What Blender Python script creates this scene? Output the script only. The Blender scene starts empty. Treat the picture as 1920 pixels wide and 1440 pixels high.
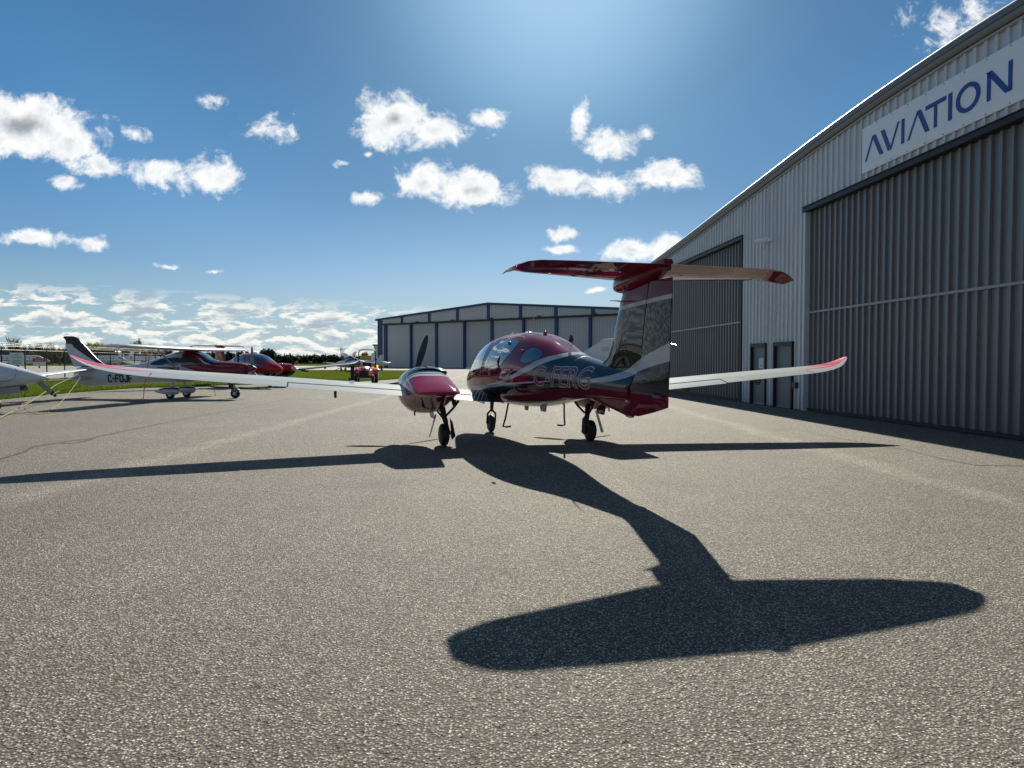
import bpy, math, random
import numpy as np
from mathutils import Vector, Matrix
R = math.radians
sc = bpy.context.scene
C = sc.collection
# ---------------------------------------------------------------- camera, sky, sun, exposure
cam_d = bpy.data.cameras.new('camera'); cam = bpy.data.objects.new('camera', cam_d); C.objects.link(cam)
cam.location = (0, 0, 1.5); cam.rotation_euler = (R(90 - 1.821), 0, 0)
cam_d.sensor_width = 36; cam_d.lens = 36 * 1310 / 1920; cam_d.clip_start = .05; cam_d.clip_end = 6000
sc.camera = cam
SUN_AZ, SUN_EL = 3.9, 33.0
sl = bpy.data.lights.new('sun', 'SUN'); sl.energy = 5.0; sl.angle = R(.53); sl.color = (1, .95, .86)
so = bpy.data.objects.new('sun', sl); C.objects.link(so)
sl.color = (1, .93, .80)
so.rotation_euler = (R(90 - SUN_EL), 0, R(180 - SUN_AZ))
sc.view_settings.view_transform = 'Standard'; sc.view_settings.look = 'None'
sc.view_settings.gamma = 1; sc.view_settings.exposure = .54
sc.cycles.max_bounces = 6; sc.cycles.use_denoising = True
sc.cycles.sample_clamp_indirect = 6

class NT:
    """tiny helper for node maths"""
    def __init__(s, nt): s.nt = nt
    def n(s, t, **k):
        q = s.nt.nodes.new(t)
        for a, b in k.items(): setattr(q, a, b)
        return q
    def put(s, sock, v):
        if v is None: return
        if isinstance(v, (int, float)): sock.default_value = v
        elif isinstance(v, (tuple, list)):
            v = tuple(v)
            sock.default_value = v + (1,) if (sock.type == 'RGBA' and len(v) == 3) else v
        else: s.nt.links.new(v, sock)
    def m(s, op, a, b=None, c=None, clamp=False):
        q = s.n('ShaderNodeMath', operation=op, use_clamp=clamp)
        s.put(q.inputs[0], a); s.put(q.inputs[1], b); s.put(q.inputs[2], c)
        return q.outputs[0]
    def add(s, a, b): return s.m('ADD', a, b)
    def sub(s, a, b): return s.m('SUBTRACT', a, b)
    def mul(s, a, b): return s.m('MULTIPLY', a, b)
    def step(s, v, lo, hi, smooth=False):
        q = s.n('ShaderNodeMapRange', interpolation_type='SMOOTHSTEP' if smooth else 'LINEAR')
        s.put(q.inputs['Value'], v); s.put(q.inputs['From Min'], lo); s.put(q.inputs['From Max'], hi)
        return q.outputs[0]
    def mix(s, f, a, b, mode='MIX'):
        q = s.n('ShaderNodeMix', data_type='RGBA', blend_type=mode)
        s.put(q.inputs[0], f); s.put(q.inputs[6], a); s.put(q.inputs[7], b)
        return q.outputs[2]
    def sep(s, v):
        q = s.n('ShaderNodeSeparateXYZ'); s.put(q.inputs[0], v); return q.outputs
    def comb(s, x, y, z):
        q = s.n('ShaderNodeCombineXYZ'); s.put(q.inputs[0], x); s.put(q.inputs[1], y); s.put(q.inputs[2], z); return q.outputs[0]
    def noise(s, vec, scale, detail=2, rough=.5, dist=0, dim='3D'):
        q = s.n('ShaderNodeTexNoise', noise_dimensions=dim)
        s.put(q.inputs['Vector'], vec); s.put(q.inputs['Scale'], scale); s.put(q.inputs['Detail'], detail)
        s.put(q.inputs['Roughness'], rough); s.put(q.inputs['Distortion'], dist)
        return q.outputs['Fac']
    def vor(s, vec, scale, feature='F1', rnd=1):
        q = s.n('ShaderNodeTexVoronoi', feature=feature)
        s.put(q.inputs['Vector'], vec); s.put(q.inputs['Scale'], scale); s.put(q.inputs['Randomness'], rnd)
        return q.outputs
    def curve(s, x, x0, x1, z1, pts):
        """float curve z = f(x); x in x0..x1, z in 0..z1"""
        q = s.n('ShaderNodeFloatCurve')
        f = s.step(x, x0, x1)
        s.put(q.inputs['Value'], f)
        cu = q.mapping.curves[0]
        P = sorted(((a - x0) / (x1 - x0), b / z1) for a, b in pts)
        while len(cu.points) < len(P): cu.points.new(.5, .5)
        for pt, (a, b) in zip(cu.points, P): pt.location = (a, b); pt.handle_type = 'AUTO_CLAMPED'
        q.mapping.update()
        return s.mul(q.outputs[0], z1)

w = bpy.data.worlds.new('World'); sc.world = w; w.use_nodes = True
N = NT(w.node_tree); w.node_tree.nodes.clear()
sky = N.n('ShaderNodeTexSky', sky_type='NISHITA'); sky.sun_disc = False
sky.sun_elevation = R(SUN_EL); sky.sun_rotation = R(SUN_AZ); sky.air_density = 1.0; sky.dust_density = .45; sky.ozone_density = 2.5
dirv = N.n('ShaderNodeTexCoord').outputs['Generated']
dx, dy, dz = N.sep(dirv)
yc = N.m('MAXIMUM', dy, .05)
u_, v_ = N.m('DIVIDE', dx, yc), N.m('DIVIDE', dz, yc)
CL = [(-0.6943, 0.3344, 0.0981, 0.041, 1.5), (-0.6268, 0.3143, 0.0566, 0.0314, 1.1), (-0.586, 0.2769, 0.0484, 0.018, 0.95), (-0.4992, 0.2671, 0.0393, 0.0195, 0.9), (-0.4349, 0.2634, 0.0499, 0.024, 1.0), (-0.6371, 0.2536, 0.0257, 0.0097, 0.8), (-0.3434, 0.3285, 0.0317, 0.0194, 0.75), (-0.1698, 0.3419, 0.0498, 0.0387, 1.4), (-0.1095, 0.3285, 0.0604, 0.0224, 1.05), (-0.0415, 0.3456, 0.0302, 0.0134, 0.9), (-0.1211, 0.2559, 0.053, 0.024, 1.1), (-0.0605, 0.2446, 0.0643, 0.027, 1.3), (-0.2082, 0.2318, 0.0242, 0.0105, 0.85), (0.0921, 0.3419, 0.0181, 0.0313, 0.85), (0.1397, 0.3098, 0.0393, 0.0209, 1.0), (0.0681, 0.2559, 0.0484, 0.0202, 1.0), (0.14, 0.2521, 0.0416, 0.0187, 1.0), (0.2178, 0.2649, 0.0408, 0.0225, 1.05), (0.072, 0.1822, 0.0334, 0.0098, 0.85), (0.1746, 0.158, 0.0645, 0.0166, 1.1), (0.0759, 0.1603, 0.0258, 0.006, 0.7), (0.2201, 0.158, 0.0455, 0.0211, 1.1), (-0.6789, 0.1754, 0.0546, 0.0113, 0.95), (-0.588, 0.1679, 0.0228, 0.0098, 0.8), (-0.4899, 0.1369, 0.0182, 0.0038, 0.7), (-0.4216, 0.1278, 0.0137, 0.003, 0.7), (-0.2381, 0.2798, 0.0098, 0.0045, 0.65), (-0.2025, 0.2956, 0.0091, 0.0045, 0.65), (-0.4222, 0.368, 0.0166, 0.0104, 0.5), (0.1201, 0.1006, 0.0152, 0.0038, 0.75), (0.62, 0.4645, 0.0451, 0.0311, 0.42), (0.6722, 0.483, 0.0451, 0.0295, 0.42), (0.6617, 0.446, 0.0451, 0.0259, 0.5), (-0.5323, 0.3217, 0.0257, 0.0105, 0.55), (0.1925, 0.3195, 0.0151, 0.0134, 0.55), (0.0981, 0.3493, 0.0121, 0.0224, 0.8)]
uv = N.comb(u_, v_, 0)
nw = N.n('ShaderNodeTexNoise'); N.put(nw.inputs['Vector'], uv); nw.inputs['Scale'].default_value = 22; nw.inputs['Detail'].default_value = 4
wv = N.n('ShaderNodeVectorMath', operation='MULTIPLY_ADD')
N.put(wv.inputs[0], nw.outputs['Color']); wv.inputs[1].default_value = (.022, .016, 0); 
sh = N.n('ShaderNodeVectorMath', operation='SUBTRACT'); N.put(sh.inputs[0], uv); sh.inputs[1].default_value = (.011, .008, 0)
N.put(wv.inputs[2], sh.outputs[0])
field = None
for U, V, A, B, S in CL:
    a = N.n('ShaderNodeVectorMath', operation='SUBTRACT'); N.put(a.inputs[0], wv.outputs[0]); a.inputs[1].default_value = (U, V, 0)
    b = N.n('ShaderNodeVectorMath', operation='MULTIPLY'); N.put(b.inputs[0], a.outputs[0]); b.inputs[1].default_value = (1 / (A * 1.25), 1 / (B * 1.25), 0)
    d = N.n('ShaderNodeVectorMath', operation='LENGTH'); N.put(d.inputs[0], b.outputs[0])
    g = N.m('MULTIPLY_ADD', d.outputs['Value'], -S, S)
    field = g if field is None else N.m('SMOOTH_MAX', field, g, .12)
field = N.m('MAXIMUM', field, -1.5)
f1 = N.noise(uv, 21, 12, .68, .35)
fst = N.noise(N.comb(N.mul(u_, .6), v_, 5), 70, 5, .6, .5)
dens = N.add(N.add(N.add(field, .03), N.mul(N.sub(f1, .5), 2.6)), N.mul(N.sub(fst, .5), .5))
# low flat cloud deck towards the left horizon
low_uv = N.comb(N.mul(u_, 9.5), N.mul(v_, 33), 0)
low_up = N.comb(N.mul(u_, 9.5), N.mul(N.add(v_, .006), 33), 0)
f2 = N.noise(low_uv, 1.7, 9, .62, .25); f2u = N.noise(low_up, 1.7, 9, .62, .25)
top = N.m('MULTIPLY_ADD', u_, -.062, .062)
lowm = N.mul(N.step(N.sub(top, v_), -.012, .012), N.step(u_, .1, -.13))
lowm = N.mul(lowm, N.step(v_, -.005, .012))
low = N.mul(lowm, N.step(f2, .455, .525, True))
# generic fair-weather clouds all round the rest of the sky
den2 = N.m('ADD', N.m('ABSOLUTE', dz), .12)
gp = N.comb(N.m('DIVIDE', dx, den2), N.m('DIVIDE', dy, den2), 3.7)
f3 = N.noise(gp, 1.3, 8, .6, .2)
gm = N.mul(N.step(dy, .05, -.25), N.step(dz, 0, .08))
gen = N.mul(gm, N.step(f3, .53, .64, True))
al = N.step(dens, .06, .74, True)
al = N.mul(al, N.step(dy, .05, .2))
tone = N.step(N.add(N.mul(dens, .3), N.mul(field, .7)), .95, 1.5, True)
ccol = N.mix(N.step(N.noise(uv, 34, 6, .6, .4), .38, .68), (1.02, 1.02, 1.0), (.70, .75, .80))
ccol = N.mix(N.step(dens, 1.1, .35), ccol, (1.02, 1.03, 1.02))
ccol = N.mix(tone, ccol, (.34, .38, .42))
tl = N.step(f2u, .47, .64, True)
lcol = N.mix(tl, (.97, .97, .90), (.40, .49, .58))
skyc = N.mix(1, sky.outputs[0], N.mix(N.step(dz, .03, .32), (.68, .76, .92), (.66, .92, 1.05)), 'MULTIPLY')
hs = N.n('ShaderNodeHueSaturation'); hs.inputs['Saturation'].default_value = 1.13; N.put(hs.inputs['Color'], skyc); skyc = hs.outputs[0]
mn = N.n('ShaderNodeVectorMath', operation='MINIMUM'); N.put(mn.inputs[0], skyc); mn.inputs[1].default_value = (11, 12.5, 14); skyc = mn.outputs[0]
se, sa = R(SUN_EL), R(SUN_AZ)
dp = N.n('ShaderNodeVectorMath', operation='DOT_PRODUCT'); N.put(dp.inputs[0], dirv); dp.inputs[1].default_value = (math.sin(sa) * math.cos(se), math.cos(sa) * math.cos(se), math.sin(se))
bump_ = N.mul(N.step(dp.outputs['Value'], .80, .95, True), N.step(dp.outputs['Value'], .998, .958, True))
bump_ = N.mul(bump_, N.step(dz, .10, .22))
kf = N.m('MULTIPLY_ADD', bump_, -.28, 1)
skyc = N.mix(1, skyc, N.comb(N.m('MULTIPLY_ADD', bump_, -.34, 1), kf, N.m('MULTIPLY_ADD', bump_, -.25, 1)), 'MULTIPLY')
K = 14.0
def sc3(c, k): return N.mix(1, c, (k, k, k), 'MULTIPLY')
def emul(c, k):
    q = N.n('ShaderNodeVectorMath', operation='SCALE'); N.put(q.inputs[0], c); q.inputs['Scale'].default_value = k; return q.outputs[0]
skyc = N.mix(N.mul(N.step(dz, .13, .0), .85), skyc, emul((.385, .56, .67), 14))
col = N.mix(N.mul(low, .9), skyc, emul(lcol, K))
col = N.mix(al, col, emul(ccol, K * 1.0))
col = N.mix(gen, col, emul(ccol, K * .9))
bg = N.n('ShaderNodeBackground'); N.put(bg.inputs[0], col); bg.inputs[1].default_value = .05
out = N.n('ShaderNodeOutputWorld'); N.put(out.inputs[0], bg.outputs[0])

# ---------------------------------------------------------------- materials
def principled(name, base=(.5, .5, .5), rough=.5, metal=0, coat=0, coat_rough=.03, spec=.5, var=0, var_scale=3, bump=0, bump_scale=20, colfn=None, emit=None):
    m = bpy.data.materials.new(name); m.use_nodes = True
    n = NT(m.node_tree); b = m.node_tree.nodes['Principled BSDF']
    oc = n.n('ShaderNodeTexCoord').outputs['Object']
    col = None
    if colfn: col = colfn(n, oc)
    else:
        col = n.n('ShaderNodeRGB'); col.outputs[0].default_value = (*base, 1); col = col.outputs[0]
    if var:
        f = n.noise(oc, var_scale, 6, .6)
        k = n.m('MULTIPLY_ADD', n.sub(f, .5), var * 2, 1)
        kk = n.comb(k, k, k)
        col = n.mix(1, col, kk, 'MULTIPLY')
        r = n.m('MULTIPLY_ADD', n.sub(f, .5), var * .8, rough)
        n.put(b.inputs['Roughness'], r)
    else: b.inputs['Roughness'].default_value = rough
    n.put(b.inputs['Base Color'], col)
    b.inputs['Metallic'].default_value = metal
    b.inputs['Coat Weight'].default_value = coat; b.inputs['Coat Roughness'].default_value = coat_rough
    b.inputs['Specular IOR Level'].default_value = spec
    if bump:
        q = n.n('ShaderNodeBump'); q.inputs['Strength'].default_value = 1; q.inputs['Distance'].default_value = bump
        n.put(q.inputs['Height'], n.noise(oc, bump_scale, 5, .6)); n.put(b.inputs['Normal'], q.outputs[0])
    if emit: b.inputs['Emission Color'].default_value = (*emit[0], 1); b.inputs['Emission Strength'].default_value = emit[1]
    return m
P = principled
M = dict(
    black=P('black_rubber', (.012, .012, .013), .55, var=.3, var_scale=20),
    gear=P('dark_gear_metal', (.035, .035, .04), .38, .6, var=.25, var_scale=12),
    steel=P('brushed_steel', (.45, .46, .48), .3, .9, var=.15),
    glass=P('tinted_cabin_glass', (.012, .016, .022), .03, 0, 1, .02, .8),
    white=P('white_gloss_paint', (.56, .58, .58), .5, 0, .9, .03, .2),
    grey=P('grey_paint', (.33, .34, .35), .45, var=.1),
    maroon=P('maroon_metallic_paint', (.13, .008, .02), .45, 0, 1, .02, .2),
    red=P('red_gloss_paint', (.22, .012, .02), .3, .15, 1, .03),
    navy=P('navy_gloss_paint', (.012, .018, .035), .3, .1, 1, .03),
    pink=P('crimson_tip_paint', (.62, .03, .12), .3, 0, .8, .04),
    beige=P('beige_plastic', (.55, .53, .45), .5),
    dark=P('dark_grey_metal', (.05, .052, .06), .45, .3, var=.15),
    orange_rope=P('orange_webbing', (.85, .13, .02), .7),
    yellow_rope=P('yellow_rope', (.30, .24, .05), .8, var=.3, var_scale=30),
    blade=P('black_propeller_paint', (.010, .010, .011), .35),
    blade_grey=P('grey_propeller_paint', (.30, .30, .30), .35),
    blue=P('blue_steel_trim', (.022, .045, .13), .45, .2, var=.1),
    signw=P('white_sign_panel', (.88, .90, .91), .4, var=.05, var_scale=.7),
    signblue=P('blue_lettering', (.008, .045, .30), .4),
    signred=P('red_sign_panel', (.55, .03, .04), .5),
    letterblack=P('black_lettering', (.012, .012, .014), .5),
    doorgrey=P('grey_steel_door', (.17, .18, .19), .5, .2, var=.08, var_scale=2),
    paper=P('paper', (.8, .8, .82), .8),
    lamp=P('amber_lamp', (.9, .35, .02), .3, emit=((1, .4, .03), 1.2)),
    yellowbox=P('yellow_tool_box', (.55, .33, .03), .5, var=.15, var_scale=6),
    orange=P('orange_tractor_paint', (.55, .045, .02), .35, 0, .5, .1),
    bark=P('tree_bark', (.10, .085, .07), .9, var=.3, var_scale=5),
    galv=P('galvanised_steel', (.35, .36, .37), .4, .7, var=.15),
)
def leafmat(name, c, tr=.3):
    def f(n, oc):
        oi = n.n('ShaderNodeObjectInfo').outputs['Random']
        g = n.noise(oc, 1.2, 3, .6)
        a = n.mix(n.step(g, .3, .7), tuple(x * .6 for x in c), tuple(min(1, x * 1.5) for x in c))
        k = n.m('MULTIPLY_ADD', oi, .5, .75)
        return n.mix(1, a, n.comb(k, k, k), 'MULTIPLY')
    m = P(name, c, .7, colfn=f, spec=.2)
    b = m.node_tree.nodes['Principled BSDF']
    t = m.node_tree.nodes.new('ShaderNodeBsdfTranslucent'); t.inputs[0].default_value = (*[min(1, x * 1.8) for x in c], 1)
    mx = m.node_tree.nodes.new('ShaderNodeMixShader'); mx.inputs[0].default_value = tr
    o = m.node_tree.nodes['Material Output']
    m.node_tree.links.new(b.outputs[0], mx.inputs[1]); m.node_tree.links.new(t.outputs[0], mx.inputs[2]); m.node_tree.links.new(mx.outputs[0], o.inputs[0])
    return m
M['leaf_dark'] = leafmat('dark_evergreen_foliage', (.022, .032, .012), .1)
M['leaf_bright'] = leafmat('fresh_spring_foliage', (.18, .17, .04), .35)
M['leaf_brown'] = leafmat('budding_twig_foliage', (.11, .085, .045), .25)
M['grassblade'] = leafmat('grass_blades', (.062, .10, .010), .4)

# ---------------------------------------------------------------- mesh helpers
def interp(xs, ys, x):
    """monotone cubic (pchip)"""
    xs = np.asarray(xs, float); ys = np.asarray(ys, float)
    h = np.diff(xs); d = np.diff(ys) / h
    m = np.zeros(len(xs)); m[0] = d[0]; m[-1] = d[-1]
    for i in range(1, len(xs) - 1):
        if d[i - 1] * d[i] > 0:
            w1 = 2 * h[i] + h[i - 1]; w2 = h[i] + 2 * h[i - 1]
            m[i] = (w1 + w2) / (w1 / d[i - 1] + w2 / d[i])
    x = np.clip(x, xs[0], xs[-1]); i = np.clip(np.searchsorted(xs, x) - 1, 0, len(h) - 1)
    t = (x - xs[i]) / h[i]
    return (2*t**3-3*t*t+1)*ys[i] + (t**3-2*t*t+t)*h[i]*m[i] + (-2*t**3+3*t*t)*ys[i+1] + (t**3-t*t)*h[i]*m[i+1]

class MB:
    def __init__(s): s.v = []; s.f = []
    def addv(s, pts):
        b = len(s.v); s.v += [tuple(map(float, p)) for p in pts]; return b
    def loft(s, rings, closed=True, capa=True, capb=True):
        n = len(rings[0]); b = [s.addv(r) for r in rings]
        for i in range(len(rings) - 1):
            for j in range(n if closed else n - 1):
                k = (j + 1) % n
                s.f.append((b[i] + j, b[i] + k, b[i + 1] + k, b[i + 1] + j))
        if closed and capa: s.f.append(tuple(b[0] + j for j in range(n))[::-1])
        if closed and capb: s.f.append(tuple(b[-1] + j for j in range(n)))
        return s
    def box(s, x0, x1, y0, y1, z0, z1, mat=None):
        p = [(x0,y0,z0),(x1,y0,z0),(x1,y1,z0),(x0,y1,z0),(x0,y0,z1),(x1,y0,z1),(x1,y1,z1),(x0,y1,z1)]
        if mat is not None: p = [mat @ Vector(q) for q in p]
        b = s.addv(p)
        for f in ((3,2,1,0),(4,5,6,7),(0,1,5,4),(1,2,6,5),(2,3,7,6),(3,0,4,7)): s.f.append(tuple(b + i for i in f))
        return s
    def tube(s, pts, r, n=8):
        pts = [Vector(p) for p in pts]
        if isinstance(r, (int, float)): r = [r] * len(pts)
        rings = []; up = None
        for i, p in enumerate(pts):
            d = (pts[min(i + 1, len(pts) - 1)] - pts[max(i - 1, 0)]).normalized()
            if up is None: up = Vector((0, 0, 1)) if abs(d.z) < .9 else Vector((1, 0, 0))
            a = d.cross(up).normalized(); c = a.cross(d).normalized(); up = c
            rings.append([p + r[i] * (math.cos(2*math.pi*j/n) * a + math.sin(2*math.pi*j/n) * c) for j in range(n)])
        return s.loft(rings)
    def lathe(s, o, ax, prof, n=20):
        """prof = [(t along axis, radius)]"""
        o = Vector(o); ax = Vector(ax).normalized(); q = Vector((0, 0, 1)) if abs(ax.z) < .9 else Vector((1, 0, 0))
        a = ax.cross(q).normalized(); c = a.cross(ax)
        return s.loft([[o + ax * t + max(r, .0005) * (math.cos(2*math.pi*j/n) * a + math.sin(2*math.pi*j/n) * c) for j in range(n)] for t, r in prof])
    def prism(s, poly, nrm, th):
        """extrude 3-D polygon by +-th/2 along nrm"""
        nv = Vector(nrm).normalized()
        return s.loft([[Vector(p) - nv * th / 2 for p in poly], [Vector(p) + nv * th / 2 for p in poly]])
    def ellipsoid(s, c, r, n=16, m=10):
        rings = []
        for i in range(m + 1):
            t = math.pi * i / m; q = max(math.sin(t), .01)
            rings.append([(c[0] + r[0]*q*math.cos(2*math.pi*j/n), c[1] + r[1]*q*math.sin(2*math.pi*j/n), c[2] - r[2]*math.cos(t)) for j in range(n)])
        return s.loft(rings)
    def build(s, name, mat, parent=None, angle=35, bevel=0):
        me = bpy.data.meshes.new(name); me.from_pydata(s.v, [], s.f)
        me.polygons.foreach_set('use_smooth', [angle > 0] * len(me.polygons))
        me.validate()
        if angle > 0: me.set_sharp_from_angle(angle=R(angle))
        me.materials.append(M[mat] if isinstance(mat, str) else mat)
        o = bpy.data.objects.new(name, me); C.objects.link(o)
        if parent: o.parent = parent
        if bevel:
            bv = o.modifiers.new('bevel', 'BEVEL'); bv.width = bevel; bv.segments = 2; bv.limit_method = 'ANGLE'; bv.angle_limit = R(35)
        return o
def tag(o, label=None, cat=None, group=None, kind=None):
    if label: o['label'] = label
    if cat: o['category'] = cat
    if group: o['group'] = group
    if kind: o['kind'] = kind
    return o
def thing(name, loc, rz, label, cat, group=None):
    o = bpy.data.objects.new(name, None); o.empty_display_size = .3; C.objects.link(o)
    o.location = loc; o.rotation_euler = (0, 0, rz)
    return tag(o, label, cat, group)
def copy_tree(o, parent=None):
    c = o.copy(); C.objects.link(c)
    if parent: c.parent = parent
    for ch in list(o.children): copy_tree(ch, c)
    return c
def af(le, te, th, up, n=12, c0=0., c1=1., camber=.02):
    """airfoil ring between chord fractions c0..c1"""
    le = np.array(le, float); te = np.array(te, float); up = np.array(up, float); ch = np.linalg.norm(te - le)
    def yt(x): return 5 * th * (.2969*np.sqrt(x) - .126*x - .3516*x**2 + .2843*x**3 - .1036*x**4) * ch
    xs = c0 + (c1 - c0) * (1 - np.cos(np.linspace(0, math.pi, n))) / 2
    cam_ = lambda x: camber * 4 * x * (1 - x) * ch
    U = [le + (te - le) * x + up * (cam_(x) + yt(x)) for x in xs[::-1]]
    L = [le + (te - le) * x + up * (cam_(x) - yt(x)) for x in (xs[1:] if c0 == 0 else xs)]
    if c1 >= .999: L = L[:-1] + [L[-1] - up * .0015]
    return U + L
def text_mesh(txt, size, off=0, shear=0, sx=1., fine=.03):
    cu = bpy.data.curves.new('t', 'FONT'); cu.body = txt; cu.size = size; cu.offset = off; cu.shear = shear; cu.resolution_u = 6
    o = bpy.data.objects.new('t', cu); C.objects.link(o)
    dg = bpy.context.evaluated_depsgraph_get(); dg.update()
    me = bpy.data.meshes.new_from_object(o.evaluated_get(dg)); C.objects.unlink(o); bpy.data.objects.remove(o)
    import bmesh
    bm = bmesh.new(); bm.from_mesh(me)
    bmesh.ops.triangulate(bm, faces=bm.faces)
    for _ in range(6):
        L = [e for e in bm.edges if e.calc_length() > fine]
        if not L: break
        bmesh.ops.subdivide_edges(bm, edges=L, cuts=1); bmesh.ops.triangulate(bm, faces=[f for f in bm.faces if len(f.verts) > 3])
    v = np.array([q.co[:] for q in bm.verts]); f = [tuple(q.index for q in p.verts) for p in bm.faces]; bm.free()
    v[:, 0] *= sx
    return v, f
# ---------------------------------------------------------------- ground
def ground_mat():
    def f(n, oc):
        x, y, z = n.sep(oc)
        v1 = n.vor(oc, 76)
        cellr = n.sep(v1['Color'])[0]
        gap = n.step(v1['Distance'], .30, .55, True)
        stone = n.mix(n.m('POWER', cellr, 1.6), (.085, .078, .062), (.56, .52, .425))
        stone = n.mix(n.step(cellr, .90, .93), stone, (.66, .63, .53))
        stone = n.mix(gap, stone, (.022, .020, .017))
        v2 = n.vor(oc, 190); fine = n.mix(n.step(n.sep(v2['Color'])[0], .1, .9), (.09, .08, .064), (.36, .33, .265))
        c = n.mix(.24, stone, fine)
        pit = n.step(n.noise(oc, 26, 3, .6), .64, .69)
        c = n.mix(n.mul(pit, .85), c, (.015, .014, .014))
        big = n.noise(oc, .22, 5, .6); mid = n.noise(oc, 1.7, 5, .65)
        k = n.m('MULTIPLY_ADD', n.sub(big, .5), .9, 1.12); k = n.mul(k, n.m('MULTIPLY_ADD', n.sub(mid, .5), .45, 1.0))
        # pale worn seams running along the apron
        wob = n.mul(n.sub(n.noise(oc, .5, 3, .5), .5), .5)
        for X, wd, am in ((-5.45, .42, .50), (5.25, .40, .50), (1.35, .14, .16), (-2.6, .25, .09), (9.0, .2, .1)):
            d = n.m('ABSOLUTE', n.sub(n.add(x, wob), X + 0.0))
            k = n.add(k, n.mul(n.mul(n.step(d, wd, 0, True), am), n.step(mid, .2, .5)))
        # dark oil stain
        d = n.n('ShaderNodeVectorMath', operation='DISTANCE'); n.put(d.inputs[0], oc); d.inputs[1].default_value = (-1.7, 8.7, 0)
        k = n.sub(k, n.mul(n.step(n.add(d.outputs['Value'], n.mul(n.sub(mid, .5), 1.2)), .75, .1, True), .22))
        return n.mix(1, c, n.comb(k, k, k), 'MULTIPLY')
    m = P('exposed_aggregate_asphalt', rough=.82, colfn=f, spec=.35)
    n = NT(m.node_tree); b = m.node_tree.nodes['Principled BSDF']
    oc = n.n('ShaderNodeTexCoord').outputs['Object']
    h = n.add(n.mul(n.vor(oc, 76)['Distance'], -1.0), n.mul(n.step(n.noise(oc, 26, 3, .6), .60, .69), -1.6))
    q = n.n('ShaderNodeBump'); q.inputs['Strength'].default_value = .8; q.inputs['Distance'].default_value = .0085
    n.put(q.inputs['Height'], h); n.put(b.inputs['Normal'], q.outputs[0])
    return m
M['asphalt'] = ground_mat()
def concrete(n, oc):
    a = n.mix(n.step(n.noise(oc, .15, 6, .65), .35, .65), (.30, .285, .255), (.42, .40, .36))
    return a
M['concrete'] = P('weathered_concrete', rough=.85, colfn=concrete, spec=.2)
def grassf(n, oc):
    a = n.noise(oc, .35, 6, .65); b = n.noise(oc, 6, 4, .7)
    c = n.mix(n.step(a, .35, .68), (.045, .075, .007), (.085, .125, .014))
    return n.mix(n.step(b, .42, .72), c, (.11, .13, .03))
M['grass'] = P('short_grass', rough=1, colfn=grassf, spec=.0, bump=.05, bump_scale=14)

def sheet(name, pts, z, mat, label=None):
    b = MB(); i = b.addv([(x, y, z) for x, y in pts]); b.f.append(tuple(range(i, i + len(pts))))
    return tag(b.build(name, mat, angle=0), label, kind='structure')
sheet('ground', [(-3000, -400), (3000, -400), (3000, 3500), (-3000, 3500)], -.012, 'grass')
APR = [(-300, -60), (-60, -60), (80, -60), (80, 128), (80, 262), (-120, 262), (-420, 262), (-420, 128), (-30, 128), (-16.5, 121), (-12.8, 104), (-10.2, 84), (-9.4, 70), (-9.9, 60), (-11.6, 52.5), (-14.6, 48), (-18.9, 43.9), (-21.4, 39.6), (-21.3, 33.5), (-20.3, 27.4), (-18.6, 23.2), (-22, 17.5), (-60, 14), (-300, 5)]
# wobble the grass edge a little
random.seed(3)
apr = []
for i, (a, b_) in enumerate(APR):
    c, d_ = APR[(i + 1) % len(APR)]
    L = math.hypot(c - a, d_ - b_); k = max(1, int(L / .8)) if (-60 < a < 0 and 12 < b_ < 129 and L < 60) else 1
    for j in range(k):
        t = j / k; q = (random.random() - .5) * .12 if j else 0
        apr.append((a + (c - a) * t + q, b_ + (d_ - b_) * t + q))
def poly_sheet(name, pts, z, mat):
    import bmesh
    bm = bmesh.new(); vs = [bm.verts.new((x, y, z)) for x, y in pts]
    es = [bm.edges.new((vs[i], vs[(i + 1) % len(vs)])) for i in range(len(vs))]
    bmesh.ops.triangle_fill(bm, edges=es, use_beauty=True, normal=(0, 0, 1))
    me = bpy.data.meshes.new(name); bm.to_mesh(me); bm.free(); me.materials.append(M[mat])
    o = bpy.data.objects.new(name, me); C.objects.link(o); return tag(o, kind='structure')
poly_sheet('asphalt_apron', apr, 0, 'asphalt')
sheet('taxiway', [(-420, 129), (-22, 129), (-14, 124), (60, 124), (60, 250), (-420, 250)], .004, 'concrete')
sheet('service_road', [(-400, 58), (-44, 58), (-36.5, 62), (-46, 128), (-400, 128)], .003, 'concrete')
def strip(name, pts, wd, z, mat, seed=1, label=None):
    random.seed(seed); P_ = []
    for i in range(len(pts) - 1):
        a, b_ = Vector(pts[i]), Vector(pts[i + 1]); k = max(2, int((b_ - a).length / .12))
        for j in range(k): P_.append(a.lerp(b_, j / k) + Vector(((random.random() - .5) * .05, (random.random() - .5) * .05)))
    P_.append(Vector(pts[-1])); b = MB(); L = []; Q = []
    for i, q in enumerate(P_):
        d = (P_[min(i + 1, len(P_) - 1)] - P_[max(i - 1, 0)]).normalized(); n_ = Vector((-d.y, d.x)); ww = wd * (.5 + random.random())
        L.append((q.x + n_.x * ww, q.y + n_.y * ww, z)); Q.append((q.x - n_.x * ww, q.y - n_.y * ww, z))
    b.loft([L, Q], closed=False)
    return tag(b.build(name, mat, angle=0), label, kind='structure')
M['tar'] = P('tar_crack_filler', (.028, .026, .024), .7, var=.3, var_scale=4)
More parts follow.
